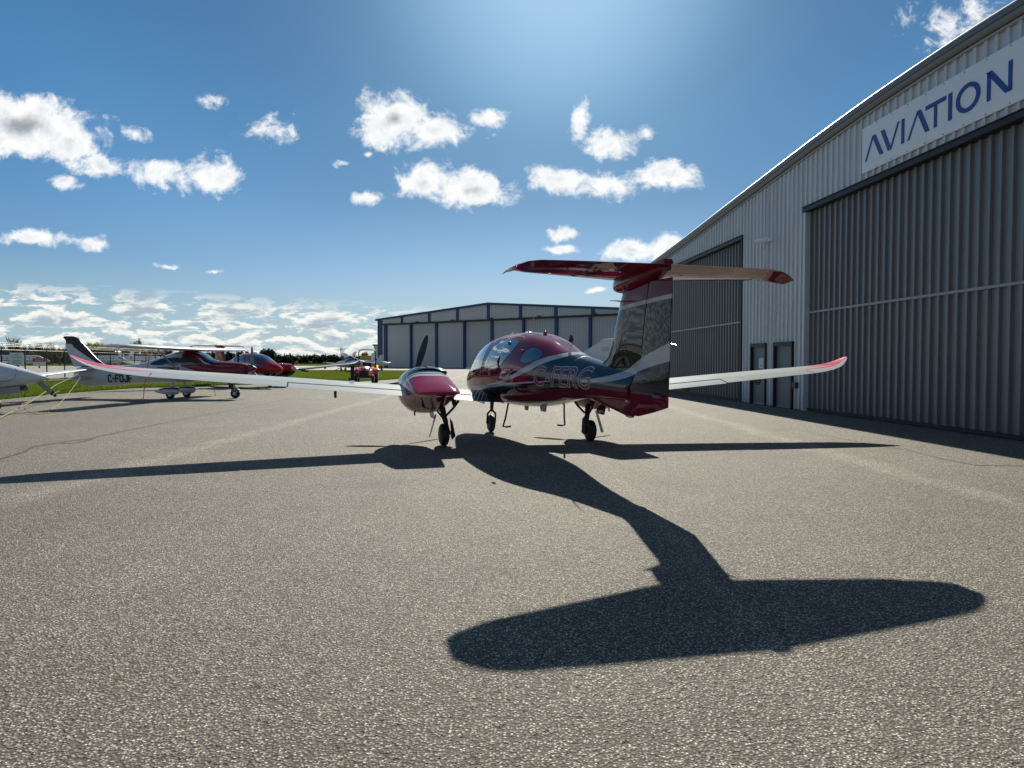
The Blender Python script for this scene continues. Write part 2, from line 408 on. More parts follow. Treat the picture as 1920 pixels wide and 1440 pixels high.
strip('pavement_crack', [(-7.7, 9.9), (-7.89, 10.72), (-8.09, 11.55), (-8.46, 12.27), (-8.41, 12.92), (-8.25, 13.55), (-8.38, 14.9), (-8.56, 18.06), (-8.73, 22.4), (-9.01, 29.47), (-8.76, 31.86)], .042, .004, 'tar', 1)
strip('pavement_crack', [(-8.39, 12.9), (-8.06, 12.76), (-8.08, 13.28), (-8.3, 13.7)], .03, .006, 'tar', 2)
strip('pavement_crack', [(6.25, 16.5), (6.32, 14.67), (6.52, 12.51), (6.71, 11.9), (6.66, 10.72), (6.71, 10.06), (7.4, 10.02), (9, 10)], .018, .004, 'tar', 3)
strip('pavement_crack', [(-10.6, 14.1), (-12.5, 15.0), (-15, 15.2)], .015, .004, 'tar', 4)
strip('pavement_crack', [(-6.5, 25), (-4.6, 24.2), (-3.4, 24.6)], .012, .004, 'tar', 5)

# grass blades near the parked aircraft
rng = np.random.default_rng(5)
def in_grass(x, y):
    ed = [(-22, 17.5), (-18.6, 23.2), (-20.3, 27.4), (-21.3, 33.5), (-21.4, 39.6), (-18.9, 43.9), (-14.6, 48), (-11.6, 52.5), (-9.9, 60), (-9.4, 70)]
    ys = np.array([q[1] for q in ed]); xs = np.array([q[0] for q in ed])
    return x < np.interp(y, ys, xs) - .02
n0 = 52000
Y = 17.6 + rng.random(n0) ** 1.3 * 44; X = -9.5 - rng.random(n0) * 34
k = in_grass(X, Y) & (X > -.80 * Y) & (X < -.08 * Y); X, Y = X[k], Y[k]
ex = 10000; t = rng.random(ex)
ed = np.array([(-20.3, 27.4), (-21.3, 33.5), (-21.4, 39.6), (-18.9, 43.9), (-14.6, 48), (-11.6, 52.5), (-9.9, 60)])
i = rng.integers(0, len(ed) - 1, ex); q = ed[i] + (ed[i + 1] - ed[i]) * t[:, None]
X = np.concatenate([X, q[:, 0] - rng.random(ex) * .35 + .05]); Y = np.concatenate([Y, q[:, 1] + rng.random(ex) * .3])
nn = len(X); an = rng.random(nn) * 6.28; hh = .05 + rng.random(nn) ** 2 * .13; wd = .012 + .018 * rng.random(nn)
dxx, dyy = np.cos(an) * wd, np.sin(an) * wd; lx, ly = (rng.random(nn) - .5) * .1, (rng.random(nn) - .5) * .1
V = np.empty((nn, 3, 3)); V[:, 0] = np.stack([X - dxx, Y - dyy, np.full(nn, -.012)], 1); V[:, 1] = np.stack([X + dxx, Y + dyy, np.full(nn, -.012)], 1); V[:, 2] = np.stack([X + lx, Y + ly, hh], 1)
b = MB(); b.v = [tuple(q) for q in V.reshape(-1, 3)]; b.f = [(3 * i, 3 * i + 1, 3 * i + 2) for i in range(nn)]
tag(b.build('grass_tufts', 'grassblade', angle=0), 'rough green grass blades along the apron edge', 'grass', kind='stuff')

# ---------------------------------------------------------------- near hangar (right)
def wallmat(name, c, v):
    def f(n, oc):
        x, y, z = n.sep(oc)
        st = n.noise(n.comb(n.mul(x, 3), n.mul(y, 3), n.mul(z, .25)), 1.0, 5, .6)
        a = n.mix(n.step(st, .35, .7), tuple(q * (1 - v) for q in c), tuple(q * (1 + v) for q in c))
        low = n.mul(n.step(n.add(z, n.mul(n.sub(n.noise(oc, 2.5, 4, .6), .5), .5)), .55, 0), .25)
        return n.mix(low, a, (.12, .11, .09))
    return P(name, rough=.42, colfn=f, metal=.15, spec=.5)
M['wall'] = wallmat('light_grey_ribbed_cladding', (.63, .635, .63), .07)
M['hdoor'] = wallmat('dark_grey_ribbed_door_cladding', (.205, .205, .205), .09)
M['trim'] = P('dark_bronze_trim', (.02, .019, .020), .5, .2, var=.15)
M['fascia'] = P('grey_roof_fascia', (.17, .165, .16), .4, .4, var=.1)
M['whitetrim'] = P('pale_roof_edge', (.42, .42, .41), .5, .0)
HX, HM = 10.55, -.0748
HN = Vector((-.9972, -.0746, 0))
def hp(s, d, z): return (HX + HM * s + HN.x * d, s + HN.y * d, z)      # s along the wall, d out of it
RS = [(0, 7.2), (6, 7.75), (11, 8.15), (14.5, 8.25), (17.2, 8.21), (20, 8.09), (24, 7.83), (28, 7.55), (31.7, 7.28), (36.7, 6.96), (45.1, 6.47)]
rs_x = [a for a, _ in RS]; rs_z = [b_ for _, b_ in RS]
def roofz(s): return float(interp(rs_x, rs_z, s))
def cladding(s0, s1, zb, zt, pitch=.288, depth=.045, rib=.085, base=0., groove=.006):
    """ribbed sheet: profile along s, extruded in z"""
    b = MB(); A = []; B_ = []; s = math.floor(s0 / pitch) * pitch; prof = []
    while s < s1:
        for ds, dd in ((0, 0), (.008, depth), (rib, depth), (rib + .010, 0), (rib + .016, -groove), (rib + .030 + groove * .3, -groove), (rib + .046, 0)):
            if s0 <= s + ds <= s1: prof.append((s + ds, dd))
        s += pitch
    prof = [(s0, 0)] + [q for q in prof if s0 + 1e-4 < q[0] < s1 - 1e-4] + [(s1, 0)]
    for ss, dd in prof:
        A.append(hp(ss, base + dd, zb(ss) if callable(zb) else zb)); B_.append(hp(ss, base + dd, zt(ss) if callable(zt) else zt))
    b.loft([B_, A], closed=False); return b
H = thing('hangar', (0, 0, 0), 0, 'long light grey ribbed metal hangar with dark sliding doors on the right', 'hangar')
rz_ = lambda s: roofz(s) - .16
for s0, s1, z0 in ((21.4, 22.02, .02), (22.02, 23.34, 2.14), (23.34, 23.94, .02), (23.94, 25.18, 2.14), (25.18, 26.2, .02)): cladding(s0, s1, z0, rz_).build('wall', 'wall', H, angle=0)
cladding(26.2, 40.2, 6.16, rz_).build('wall', 'wall', H, angle=0)
cladding(40.2, 45.1, 0.02, rz_).build('wall', 'wall', H, angle=0)
cladding(4.0, 21.4, 6.20, rz_).build('wall', 'wall', H, angle=0)
cladding(0.5, 4.0, 0.02, rz_).build('wall', 'wall', H, angle=0)
# end wall, far wall and core so the building is solid
def hbox(b, s0, s1, d0, d1, z0, z1):
    pts = [hp(s0, d0, z0), hp(s1, d0, z0), hp(s1, d1, z0), hp(s0, d1, z0), hp(s0, d0, z1), hp(s1, d0, z1), hp(s1, d1, z1), hp(s0, d1, z1)]
    i = b.addv(pts)
    for f in ((0,1,2,3),(7,6,5,4),(4,5,1,0),(5,6,2,1),(6,7,3,2),(7,4,0,3)): b.f.append(tuple(i + j for j in f))
    return b
b = MB(); hbox(b, 45.08, 45.2, -40, 0, 0, 6.3); hbox(b, .4, .5, -40, 0, 0, 7.1); hbox(b, .5, 45.08, -40, -39.9, 0, 6.3)
b.build('end_wall', 'wall', H, angle=0)
b = MB(); ss = np.linspace(0, 45.4, 60)
b.loft([[hp(s, .16, roofz(s)) for s in ss], [hp(s, -40.3, roofz(s)) for s in ss]], closed=False)
b.loft([[hp(s, -40.3, roofz(s) - .05) for s in ss], [hp(s, .16, roofz(s) - .05) for s in ss]], closed=False)
b.build('roof', 'fascia', H)
b = MB(); b.loft([[hp(s, d, roofz(s) + z) for s in ss] for d, z in ((-.3, .035), (.13, .035), (.175, .015), (.20, -.02), (.19, -.04))], closed=False)
b.build('roof_edge_trim', 'whitetrim', H)
b = MB(); b.loft([[hp(s, d, roofz(s) + z) for s in ss] for d, z in ((.188, -.04), (.185, -.15), (.16, -.155), (.15, -.24), (.12, -.285), (.05, -.29), (.05, -.1))], closed=False)
b.build('fascia', 'fascia', H)
b = MB(); b.loft([[hp(s, .085, roofz(s) - .305) for s in ss], [hp(s, .085, roofz(s) - .345) for s in ss], [hp(s, .04, roofz(s) - .345) for s in ss]], closed=False)
b.build('gutter_strip', 'whitetrim', H)
b = MB(); hbox(b, 45.0, 45.15, -.02, .08, 0, 6.1); b.build('corner_trim', 'wall', H, angle=0)
for s0, s1 in ((26.2, 40.2), (4.0, 21.35)):
    d = cladding(s0 + .1, s1 - .02, .1, 6.05, pitch=.288, depth=.062, rib=.085, base=-.16, groove=.035).build('sliding_door', 'hdoor', H, angle=0)
    b = MB(); hbox(b, s0 + .05, s1, -.17, -.075, 2.97, 3.03); b.build('mid_rail', 'grey', d, angle=0)
    b = MB(); hbox(b, s0 + .05, s1, -.20, -.07, .015, .10); b.build('bottom_rail', 'trim', d, angle=0)
    b = MB(); hbox(b, s0 - .15, s1 + .12, -.2, .09, 6.04, 6.18); hbox(b, s0 - .15, s1 + .12, .0, .12, 6.18, 6.20)
    b.build('door_header', 'trim', H, angle=0, bevel=.008)
    for q in ((s0 - .1, s0 + .02), (s1 - .02, s1 + .1)):
        b = MB(); hbox(b, q[0], q[1], -.2, .06, .0, 6.03); b.build('door_jamb', 'trim' if s0 > 10 else 'wall', H, angle=0)
# wall behind the openings (dark interior side)
b = MB(); hbox(b, 3, 21.6, -.4, -.35, 0, 6.2); hbox(b, 26, 40.4, -.4, -.35, 0, 6.2); b.build('inner_lining', 'dark', H, angle=0)
for (s0, s1, paper) in ((24.01, 25.11, True), (22.09, 23.26, False)):
    b = MB(); hbox(b, s0 - .01, s1 + .01, -.06, .0, 0.01, 2.02); D = b.build('entrance_door', 'doorgrey', H, angle=0)
    b = MB(); hbox(b, s0 - .07, s0 - .01, .0, .10, 0, 2.14); hbox(b, s1 + .01, s1 + .08, .0, .10, 0, 2.14); hbox(b, s0 - .07, s1 + .08, .0, .105, 2.02, 2.145)
    b.build('door_frame', 'trim', D, angle=0)
    b = MB(); hbox(b, s0 + .02, s1 - .02, .0, .03, .015, .05); b.build('threshold', 'steel', D, angle=0)
    b = MB(); hbox(b, s0 + .09, s0 + .15, .001, .02, .93, 1.14); b.tube([hp(s0 + .12, .02, 1.0), hp(s0 + .12, .11, 1.0), hp(s0 + .26, .11, .99)], .012)
    b.build('door_handle', 'steel', D)
    if paper:
        b = MB(); hbox(b, s0 + .25, s0 + .62, .001, .005, 1.27, 1.63); b.build('paper_notice', 'paper', D, angle=0)
        b = MB(); hbox(b, s0 + .33, s0 + .54, .0055, .007, 1.36, 1.385)
        b.build('printed_lines', 'letterblack', D, angle=0)
b = MB(); b.loft([[hp(s, d, 5.56 + z) for s, z in ((-.16 + 23.75, -.0), (.16 + 23.75, 0), (.14 + 23.75, .1), (-.14 + 23.75, .12))] for d in (.04, .3)])
b.ellipsoid(hp(23.75, .36, 5.58), (.24, .18, .10)); b.build('wall_lamp', 'signw', H)
b = MB(); hbox(b, 21.68, 21.92, .04, .14, .68, .86); b.build('outlet_box', 'dark', H, angle=0, bevel=.01)
# the banner
S = thing('company_sign', (0, 0, 0), 0, 'white sign banner with blue AVIATION lettering high on the ribbed hangar wall', 'sign')
b = MB(); hbox(b, 9.4, 15.86, .045, .075, 6.38, 7.54); hbox(b, 15.868, 18.35, .045, .075, 6.38, 7.54); b.build('sign_panel', 'signw', S, angle=0)
Z0, Z1 = 6.65, 7.22
def stroke(b, s0, z0, s1, z1, w):
    """slanted bar between two points, ends cut level"""
    i = b.addv([hp(s0 + w/2, .076, z0), hp(s0 - w/2, .076, z0), hp(s1 - w/2, .076, z1), hp(s1 + w/2, .076, z1), hp(s0 + w/2, .090, z0), hp(s0 - w/2, .090, z0), hp(s1 - w/2, .090, z1), hp(s1 + w/2, .090, z1)])
    for f in ((4,5,6,7),(0,1,5,4),(1,2,6,5),(2,3,7,6),(3,0,4,7)): b.f.append(tuple(i + j for j in f))
def letter(fn):
    b = MB(); fn(b); return b.build('letter', 'signblue', S, angle=0)
b = MB()
for q in np.arange(9.8, 18.3, .61):
    for z in (6.42, 7.50): hbox(b, q - .012, q + .012, .075, .080, z - .012, z + .012)
tag(b.build('screw_heads', 'dark', S.children[0], angle=0), kind='stuff')
letter(lambda b: (stroke(b, 18.17, Z0, 17.86, Z1, .06), stroke(b, 17.50, Z0, 17.84, Z1, .14)))
letter(lambda b: (stroke(b, 17.47, Z1, 17.17, Z0, .14), stroke(b, 16.84, Z1, 17.14, Z0, .06)))
letter(lambda b: stroke(b, 16.67, Z0, 16.67, Z1, .10))
letter(lambda b: (stroke(b, 16.47, Z0, 16.13, Z1, .06), stroke(b, 15.80, Z0, 16.11, Z1, .14)))
letter(lambda b: (stroke(b, 15.54, Z0, 15.54, Z1 - .095, .09), stroke(b, 15.54, Z1 - .09, 15.54, Z1, .66)))
letter(lambda b: stroke(b, 15.08, Z0, 15.08, Z1, .11))
def ring_o(b):
    n = 40; o = []; 
    for j in range(n):
        a = 2 * math.pi * j / n; o.append((math.cos(a), math.sin(a)))
    rr = [[hp(14.56 + .345 * c, q, 6.935 + .295 * s) for c, s in o] for q in (.076, .090)] + [[hp(14.56 + .235 * c, .090, 6.935 + .205 * s) for c, s in o], [hp(14.56 + .235 * c, .076, 6.935 + .205 * s) for c, s in o]]
    b.loft(rr, capa=False, capb=False)
letter(ring_o)
letter(lambda b: (stroke(b, 13.99, Z0, 13.99, Z1, .09), stroke(b, 13.99, Z1, 13.50, Z0, .14), stroke(b, 13.45, Z0, 13.45, Z1, .09)))
S.children[0]['label'] = 'two white banner panels with a thin vertical joint'

# ---------------------------------------------------------------- far hangar with blue trim
FA = Vector((-34.1, 178)); FD = Vector((1.40, -1.0)); FN = Vector((-1, -1.4)).normalized()
def fp(t, d, z): return (FA.x + FD.x * t + FN.x * d, FA.y + FD.y * t + FN.y * d, z)
def fbox(b, t0, t1, d0, d1, z0, z1, z2=None, z3=None):
    """z1 top at t0, z2 top at t1"""
    if z2 is None: z2 = z1
    if z3 is None: z3 = z0
    i = b.addv([fp(t0, d0, z0), fp(t1, d0, z3), fp(t1, d1, z3), fp(t0, d1, z0), fp(t0, d0, z1), fp(t1, d0, z2), fp(t1, d1, z2), fp(t0, d1, z1)])
    for f in ((0,1,2,3),(7,6,5,4),(4,5,1,0),(5,6,2,1),(6,7,3,2),(7,4,0,3)): b.f.append(tuple(i + j for j in f))
    return b
def corr(name, c, per):
    def f(n, oc):
        x, y, z = n.sep(oc); t = n.m('FRACT', n.mul(n.add(n.mul(x, .814), n.mul(y, -.581)), 1 / per))
        return n.mix(n.mul(n.step(n.noise(n.comb(x, y, 0), .4, 2), .4, .6), .3), n.mix(n.m('GREATER_THAN', t, .72), c, tuple(q * .72 for q in c)), tuple(q * .9 for q in c))
    return P(name, rough=.5, colfn=f, metal=.1)
M['farwall'] = corr('grey_corrugated_wall', (.50, .50, .49), .6)
M['fardoor'] = corr('grey_corrugated_hangar_door', (.46, .46, .45), .6)
FZ = lambda t: 12.35 + (14.75 - 12.35) * (t / 20.6) if t < 20.6 else 14.75 - (t - 20.6) * .135
F = thing('hangar', (0, 0, 0), 0, 'wide grey gabled hangar with blue steel trim at the far end of the apron', 'hangar')
b = MB()
DT = 10.7
for t0, t1 in ((0, 20.6), (20.6, 42)): fbox(b, t0, t1, -1, 0, DT, FZ(t0), FZ(t1))
fbox(b, 0, 1.3, -1, 0, 0, DT); fbox(b, 40.8, 42, -1, 0, 0, DT); fbox(b, 0, .3, -42, -1, 0, 12.3); fbox(b, 41.7, 42, -42, -1, 0, 11.8); fbox(b, .3, 41.7, -42, -41.7, 0, 11.8)
b.build('wall', 'farwall', F, angle=0)
b = MB(); i = b.addv([fp(-.3, .4, FZ(0)), fp(20.6, .4, FZ(20.6)), fp(42.3, .4, FZ(42)), fp(42.3, -42.3, FZ(42)), fp(20.6, -42.3, FZ(20.6)), fp(-.3, -42.3, FZ(0))]); b.f += [(i, i+1, i+4, i+5), (i+1, i+2, i+3, i+4)]
b.build('roof', 'grey', F, angle=0)
b = MB()
for t0, t1 in ((-.3, 20.6), (20.6, 42.3)): fbox(b, t0, t1, -.5, .42, FZ(t0) - .42, FZ(t0) + .05, FZ(t1) + .05, FZ(t1) - .42)
b.build('eave_trim', 'blue', F, angle=0)
for t0, t1 in ((-.02, .95),): b = MB(); fbox(b, t0, t1, -.3, .12, 0, FZ(0) - .43); b.build('corner_post', 'blue', F, angle=0)
for t in (4.97, 10.22, 15.34, 20.57, 25.7, 30.94, 36.09):
    b = MB(); fbox(b, t - .24, t + .24, 0, .12, DT + .35, FZ(t) - .45); b.build('column', 'blue', F, angle=0)
b = MB(); fbox(b, 1.2, 40.9, -.1, .5, DT - .05, DT + .35); b.build('door_header', 'trim', F, angle=0)
ds = [1.7, 6.6, 11.56, 16.43, 21.21, 26.11, 31.1, 35.69, 40.8]
for i in range(8):
    off = -.3 - .25 * (i % 2)
    b = MB(); fbox(b, ds[i], ds[i + 1], off - .1, off, .1, DT); D = b.build('sliding_door', 'fardoor', F, angle=0)
    wd = .34 if i % 2 == 0 else .2
    b = MB(); fbox(b, ds[i] - wd, ds[i] + .08, off, .02, 0.05, DT); b.build('door_edge', 'blue', D, angle=0)
b = MB(); fbox(b, 1.25, 1.45, -.8, .05, 0, DT); b.build('door_jamb', 'blue', F, angle=0)
for t in (8, 14.5, 21.2, 28.6, 36.4): b = MB(); fbox(b, t - .25, t + .25, .1, .5, DT + .4, DT + .6); b.build('wall_lamp', 'dark', F, angle=0)
b = MB(); i0 = -1.15
fbox(b, -1.25, .0, -12, -.6, 0, 5.6); b.build('side_annex', 'farwall', F, angle=0)
b = MB(); fbox(b, -1.4, .0, -12, -.4, 5.6, 5.95); b.build('annex_roof', 'trim', F, angle=0)
# ---------------------------------------------------------------- the twin-engined aeroplane (local frame: x right, y forward, z up)
def livery(kind):
    """paint scheme of the twin: shape of the bands in side view (y, z)"""
    MAR, NAV, WHT, BEL = (.16, .008, .028), (.008, .012, .024), (.42, .43, .44), (.62, .62, .60)
    def f(n, oc):
        x, y, z = n.sep(oc)
        cv = lambda pts: n.curve(y, -6, 4, 3.0, pts)
        above = lambda c_: n.step(n.sub(z, c_), -.003, .003)
        Lo = cv([(-6, 2.9), (-3.7, 2.9), (-3.4, 1.72), (-2.9, 1.565), (-2.57, 1.50), (-1.89, 1.32), (-1.2, 1.185), (-.6, 1.11), (.5, 1.02), (2, .97), (4, .95)])
        Up = cv([(-6, 2.99), (-3.7, 2.99), (-3.4, 1.80), (-2.9, 1.645), (-2.33, 1.54), (-1.77, 1.375), (-1.2, 1.235), (-.6, 1.14), (.5, 1.045), (2, .995), (4, .97)])
        L2 = cv([(-6, .1), (-2.9, .1), (-2.75, 1.205), (-2.0, 1.165), (-1.2, 1.11), (0, 1.02), (1, .95), (2, .92), (4, .9)])
        L2u = cv([(-6, .1), (-2.9, .1), (-2.75, 1.212), (-2.0, 1.19), (-1.2, 1.14), (0, 1.05), (1, .98), (2, .945), (4, .92)])
        Sm = cv([(-6, 2.9), (-2.3, 2.9), (-2.05, 1.30), (-1.6, 1.13), (-1.2, 1.125), (0, 1.03), (1, .96), (2, .93), (4, .9)])
        B1 = cv([(-6, 1.135), (-4.8, 1.16), (-4.36, 1.17), (-3.24, 1.12), (-1.8, 1.04), (-1, .97), (-.3, .9), (.5, .4), (4, .4)])
        B0 = cv([(-6, .1), (-3.2, .1), (-3.0, .985), (-2.5, .92), (-1.5, .855), (-.5, .83), (.5, .80), (2, .76), (4, .7)])
        Tl = cv([(-6, 1.56), (-5.65, 1.51), (-5.1, 1.405), (-4.61, 1.285), (-4.13, 1.24), (-3.53, 1.225), (-3.5, 2.9), (4, 2.9)])
        Tu = cv([(-6, 1.80), (-5.65, 1.71), (-5.02, 1.53), (-4.61, 1.385), (-4.13, 1.30), (-3.53, 1.26), (-3.5, 2.9), (4, 2.9)])
        band = lambda a, b_: n.mul(above(a), n.sub(1, above(b_)))
        tailm = n.step(y, -3.50, -3.51)
        c = n.mix(n.sub(1, above(B1)), NAV, MAR)
        c = n.mix(n.mul(above(Sm), n.step(y, -2.6, -2.59)), c, MAR)
        c = n.mix(above(Up), c, n.mix(tailm, MAR, NAV))
        c = n.mix(n.mul(band(L2, L2u), n.step(y, -2.8, -2.79)), c, WHT)
        c = n.mix(band(Lo, Up), c, n.mix(tailm, WHT, NAV))
        c = n.mix(n.mul(n.sub(1, above(B0)), n.step(y, -3.4, -3.2)), c, BEL)
        c = n.mix(n.mul(tailm, n.mul(band(Tl, Tu), n.step(z, 1.95, 1.94))), c, WHT)
        tl = n.m('MULTIPLY_ADD', y, -.045, 1.925)
        up = n.step(n.sub(z, tl), -.003, .003); up2 = n.step(n.sub(z, n.add(tl, .045)), -.003, .003)
        c = n.mix(n.mul(up, tailm), c, WHT); c = n.mix(n.mul(up2, tailm), c, MAR)
        if kind == 'red':
            lo = n.step(z, .83, .84)
            c = n.mix(lo, (.012, .012, .015), (.33, .022, .016))
        return c
    m = P('twin_livery_paint_' + kind, rough=.38, metal=.0, coat=.72, coat_rough=.02, spec=.0, colfn=f)
    return m
M['livery'] = livery('dark'); M['livery_red'] = livery('red')
def nacf(kind):
    def f(n, oc):
        x, y, z = n.sep(oc)
        dx_ = n.m('ABSOLUTE', n.sub(n.m('ABSOLUTE', x), 1.70))
        bd = n.m('MULTIPLY_ADD', n.mul(dx_, dx_), 1.2, -.44)      # swoosh bends forward down the sides
        yy = n.sub(y, bd)
        MAR, NAV, WHT = (.27, .014, .055), (.012, .02, .04), (.50, .52, .52)
        c = n.mix(n.step(yy, .02, .03), MAR, WHT)
        c = n.mix(n.step(yy, .13, .135), c, NAV); c = n.mix(n.step(yy, .17, .175), c, WHT); c = n.mix(n.step(yy, .22, .225), c, NAV)
        cen = n.mul(n.step(dx_, .20, .19), n.step(y, .25, .3)); c = n.mix(cen, c, (.16, .01, .03))
        c = n.mix(n.mul(n.step(n.sub(x, n.mul(y, .22)), -1.52, -1.50), n.mul(n.step(z, 1.1, 1.12), n.mul(n.step(y, .1, .12), n.step(x, 0, -.1)))), c, (.48, .5, .5))
        c = n.mix(n.step(n.sub(z, n.mul(y, .10)), .93, .92), c, (.14, .010, .025))
        if kind == 'red': c = n.mix(n.step(z, .92, .93), (.012, .012, .015), (.33, .022, .016))
        return c
    return P('nacelle_paint_' + kind, rough=.38, metal=.0, coat=.72, coat_rough=.02, spec=.0, colfn=f)
M['nacelle'] = nacf('dark'); M['nacelle_red'] = nacf('red')
def wingf(kind):
    def f(n, oc):
        x, y, z = n.sep(oc); ax = n.m('ABSOLUTE', x)
        W = (.45, .475, .45)
        s = n.m('FRACT', n.mul(n.add(ax, n.mul(y, .35)), 13.5))
        duty = n.step(n.add(ax, n.mul(y, .35)), 1.22, .55)
        st = n.m('GREATER_THAN', duty, s)
        c = n.mix(n.mul(st, n.step(ax, 1.25, 1.24)), W, (.012, .018, .032))
        # crimson winglet with pale streaks sweeping out of the wing
        d = n.sub(ax, 6.3); cr = (.62, .035, .13)
        ch = n.m('DIVIDE', n.sub(n.m('MULTIPLY_ADD', d, -.36, .40), y), n.m('MAXIMUM', n.m('MULTIPLY_ADD', d, -.83, .90), .08))
        p1 = n.mul(n.step(n.sub(n.m('MULTIPLY_ADD', d, 1.25, .06), ch), -.01, .01), n.step(d, -.02, .0))
        s1 = n.mul(n.step(n.m('ABSOLUTE', n.sub(ch, n.m('MULTIPLY_ADD', d, .55, .42))), n.m('MULTIPLY_ADD', d, .08, .035), n.m('MULTIPLY_ADD', d, .08, .02)), n.step(d, -.22, -.1))
        s2 = n.mul(n.step(n.m('ABSOLUTE', n.sub(ch, n.m('MULTIPLY_ADD', d, .38, .68))), n.m('MULTIPLY_ADD', d, .06, .035), n.m('MULTIPLY_ADD', d, .06, .02)), n.step(d, -.28, -.15))
        c = n.mix(n.m('MAXIMUM', p1, n.m('MAXIMUM', s1, s2)), c, cr)
        if kind == 'red': c = n.mix(n.step(ax, 6.4, 6.41), W, (.70, .70, .72))
        return c
    return P('wing_paint_' + kind, rough=.5, coat=.55, coat_rough=.03, spec=.02, colfn=f)
M['wing'] = wingf('white'); M['wing_plain'] = wingf('red')
# fuselage shape
FY = [-5.05, -4.75, -4.2, -3.6, -3.0, -2.5, -2.0, -1.4, -.8, -.2, .4, 1.0, 1.5, 2.0, 2.5, 3.0, 3.35, 3.5]
FZB = [1.04, 1.02, 1.02, 1.00, .955, .89, .82, .76, .73, .72, .72, .72, .72, .73, .78, .86, .98, 1.05]
FZT = [1.36, 1.39, 1.45, 1.53, 1.62, 1.73, 1.86, 1.965, 2.01, 2.015, 1.99, 1.91, 1.78, 1.60, 1.46, 1.33, 1.18, 1.10]
FHW = [.10, .12, .17, .23, .30, .38, .47, .56, .61, .63, .63, .61, .57, .51, .43, .31, .14, .03]
FEX = [2.0, 2.0, 2.1, 2.2, 2.3, 2.4, 2.45, 2.5, 2.5, 2.5, 2.5, 2.45, 2.4, 2.3, 2.2, 2.1, 2.0, 2.0]
def fs(y):
    return [float(interp(FY, a, y)) for a in (FZB, FZT, FHW, FEX)]
def fzm(y): zb, zt, _, _ = fs(y); return zb + (zt - zb) * .42
def fring(y, n=56, off=0):
    zb, zt, hw, ex = fs(y); zm = fzm(y); r = []
    for j in range(n):
        a = 2 * math.pi * j / n; c, s = math.cos(a), math.sin(a)
        e = 2 / ex
        xx = (hw + off) * math.copysign(abs(c) ** e, c); h = (zt - zm + off) if s > 0 else (zm - zb + off)
        r.append((xx, y, zm + h * math.copysign(abs(s) ** e, s)))
    return r
def fside(y, z):
    zb, zt, hw, ex = fs(y); zm = fzm(y); s = (z - zm) / ((zt - zm) if z > zm else (zm - zb)); s = min(abs(s), .995)
    return hw * (1 - s ** ex) ** (1 / ex)
def smooth_poly(pts, n=8):
    """closed Catmull-Rom through points"""
    o = []; k = len(pts)
    for i in range(k):
        p0, p1, p2, p3 = (np.array(pts[(i + d) % k], float) for d in (-1, 0, 1, 2))
        for j in range(n):
            t = j / n; o.append(.5 * ((2*p1) + (-p0+p2)*t + (2*p0-5*p1+4*p2-p3)*t*t + (-p0+3*p1-3*p2+p3)*t**3))
    return o
def patch(poly, side, off=.004, m=8, sidefn=fside):
    P_ = smooth_poly(poly); c = sum(P_) / len(P_); b = MB(); rings = []
    for i in range(m + 1):
        k = max(1 - i / m, .02); rings.append([c + (q - c) * k for q in P_])
    f = lambda q: (side * (sidefn(q[0], q[1]) + off), q[0], q[1])
    b.loft([[f(q) for q in r] for r in rings], capa=False)
    return b
def seam(poly, side, w=.006, off=.006, sidefn=fside, closed=True):
    P_ = smooth_poly(poly) if closed else [np.array(q, float) for q in poly]
    if closed: P_ = P_ + [P_[0]]
    b = MB(); A = []; B_ = []
    for i, q in enumerate(P_):
        d = P_[min(i + 1, len(P_) - 1)] - P_[max(i - 1, 0)]; d = d / (np.linalg.norm(d) + 1e-9); n_ = np.array([-d[1], d[0]]) * w / 2
        a, c = q + n_, q - n_
        A.append((side * (sidefn(*a) + off), a[0], a[1])); B_.append((side * (sidefn(*c) + off), c[0], c[1]))
    b.loft([A, B_], closed=False); return b
def wz(x): return .752 + .085 * x          # trailing-edge height of the wing
ST = [(.35, .80, -.56, .15), (.62, .79, -.56, .15), (1.2, .76, -.56, .15), (2.2, .68, -.55, .145), (4.0, .58, -.54, .14), (5.2, .50, -.53, .13), (6.15, .42, -.51, .12)]
def wst(x):
    X_ = [s[0] for s in ST]; return [float(np.interp(x, X_, [s[i] for s in ST])) for i in (1, 2, 3)]
def wing_ring(x, side, c0=0, c1=1, drop=0, gap=0):
    le, te, t = wst(x); z = wz(x)
    return af((side * x, le, z + .055), (side * x, te, z - drop), t, (-side * .09, 0, 1), 14, c0, c1)
def hinge(z): return float(interp([.84, 1.1, 1.25, 1.37, 1.9, 2.42], [-4.74, -4.79, -4.88, -4.985, -5.10, -5.215], z))
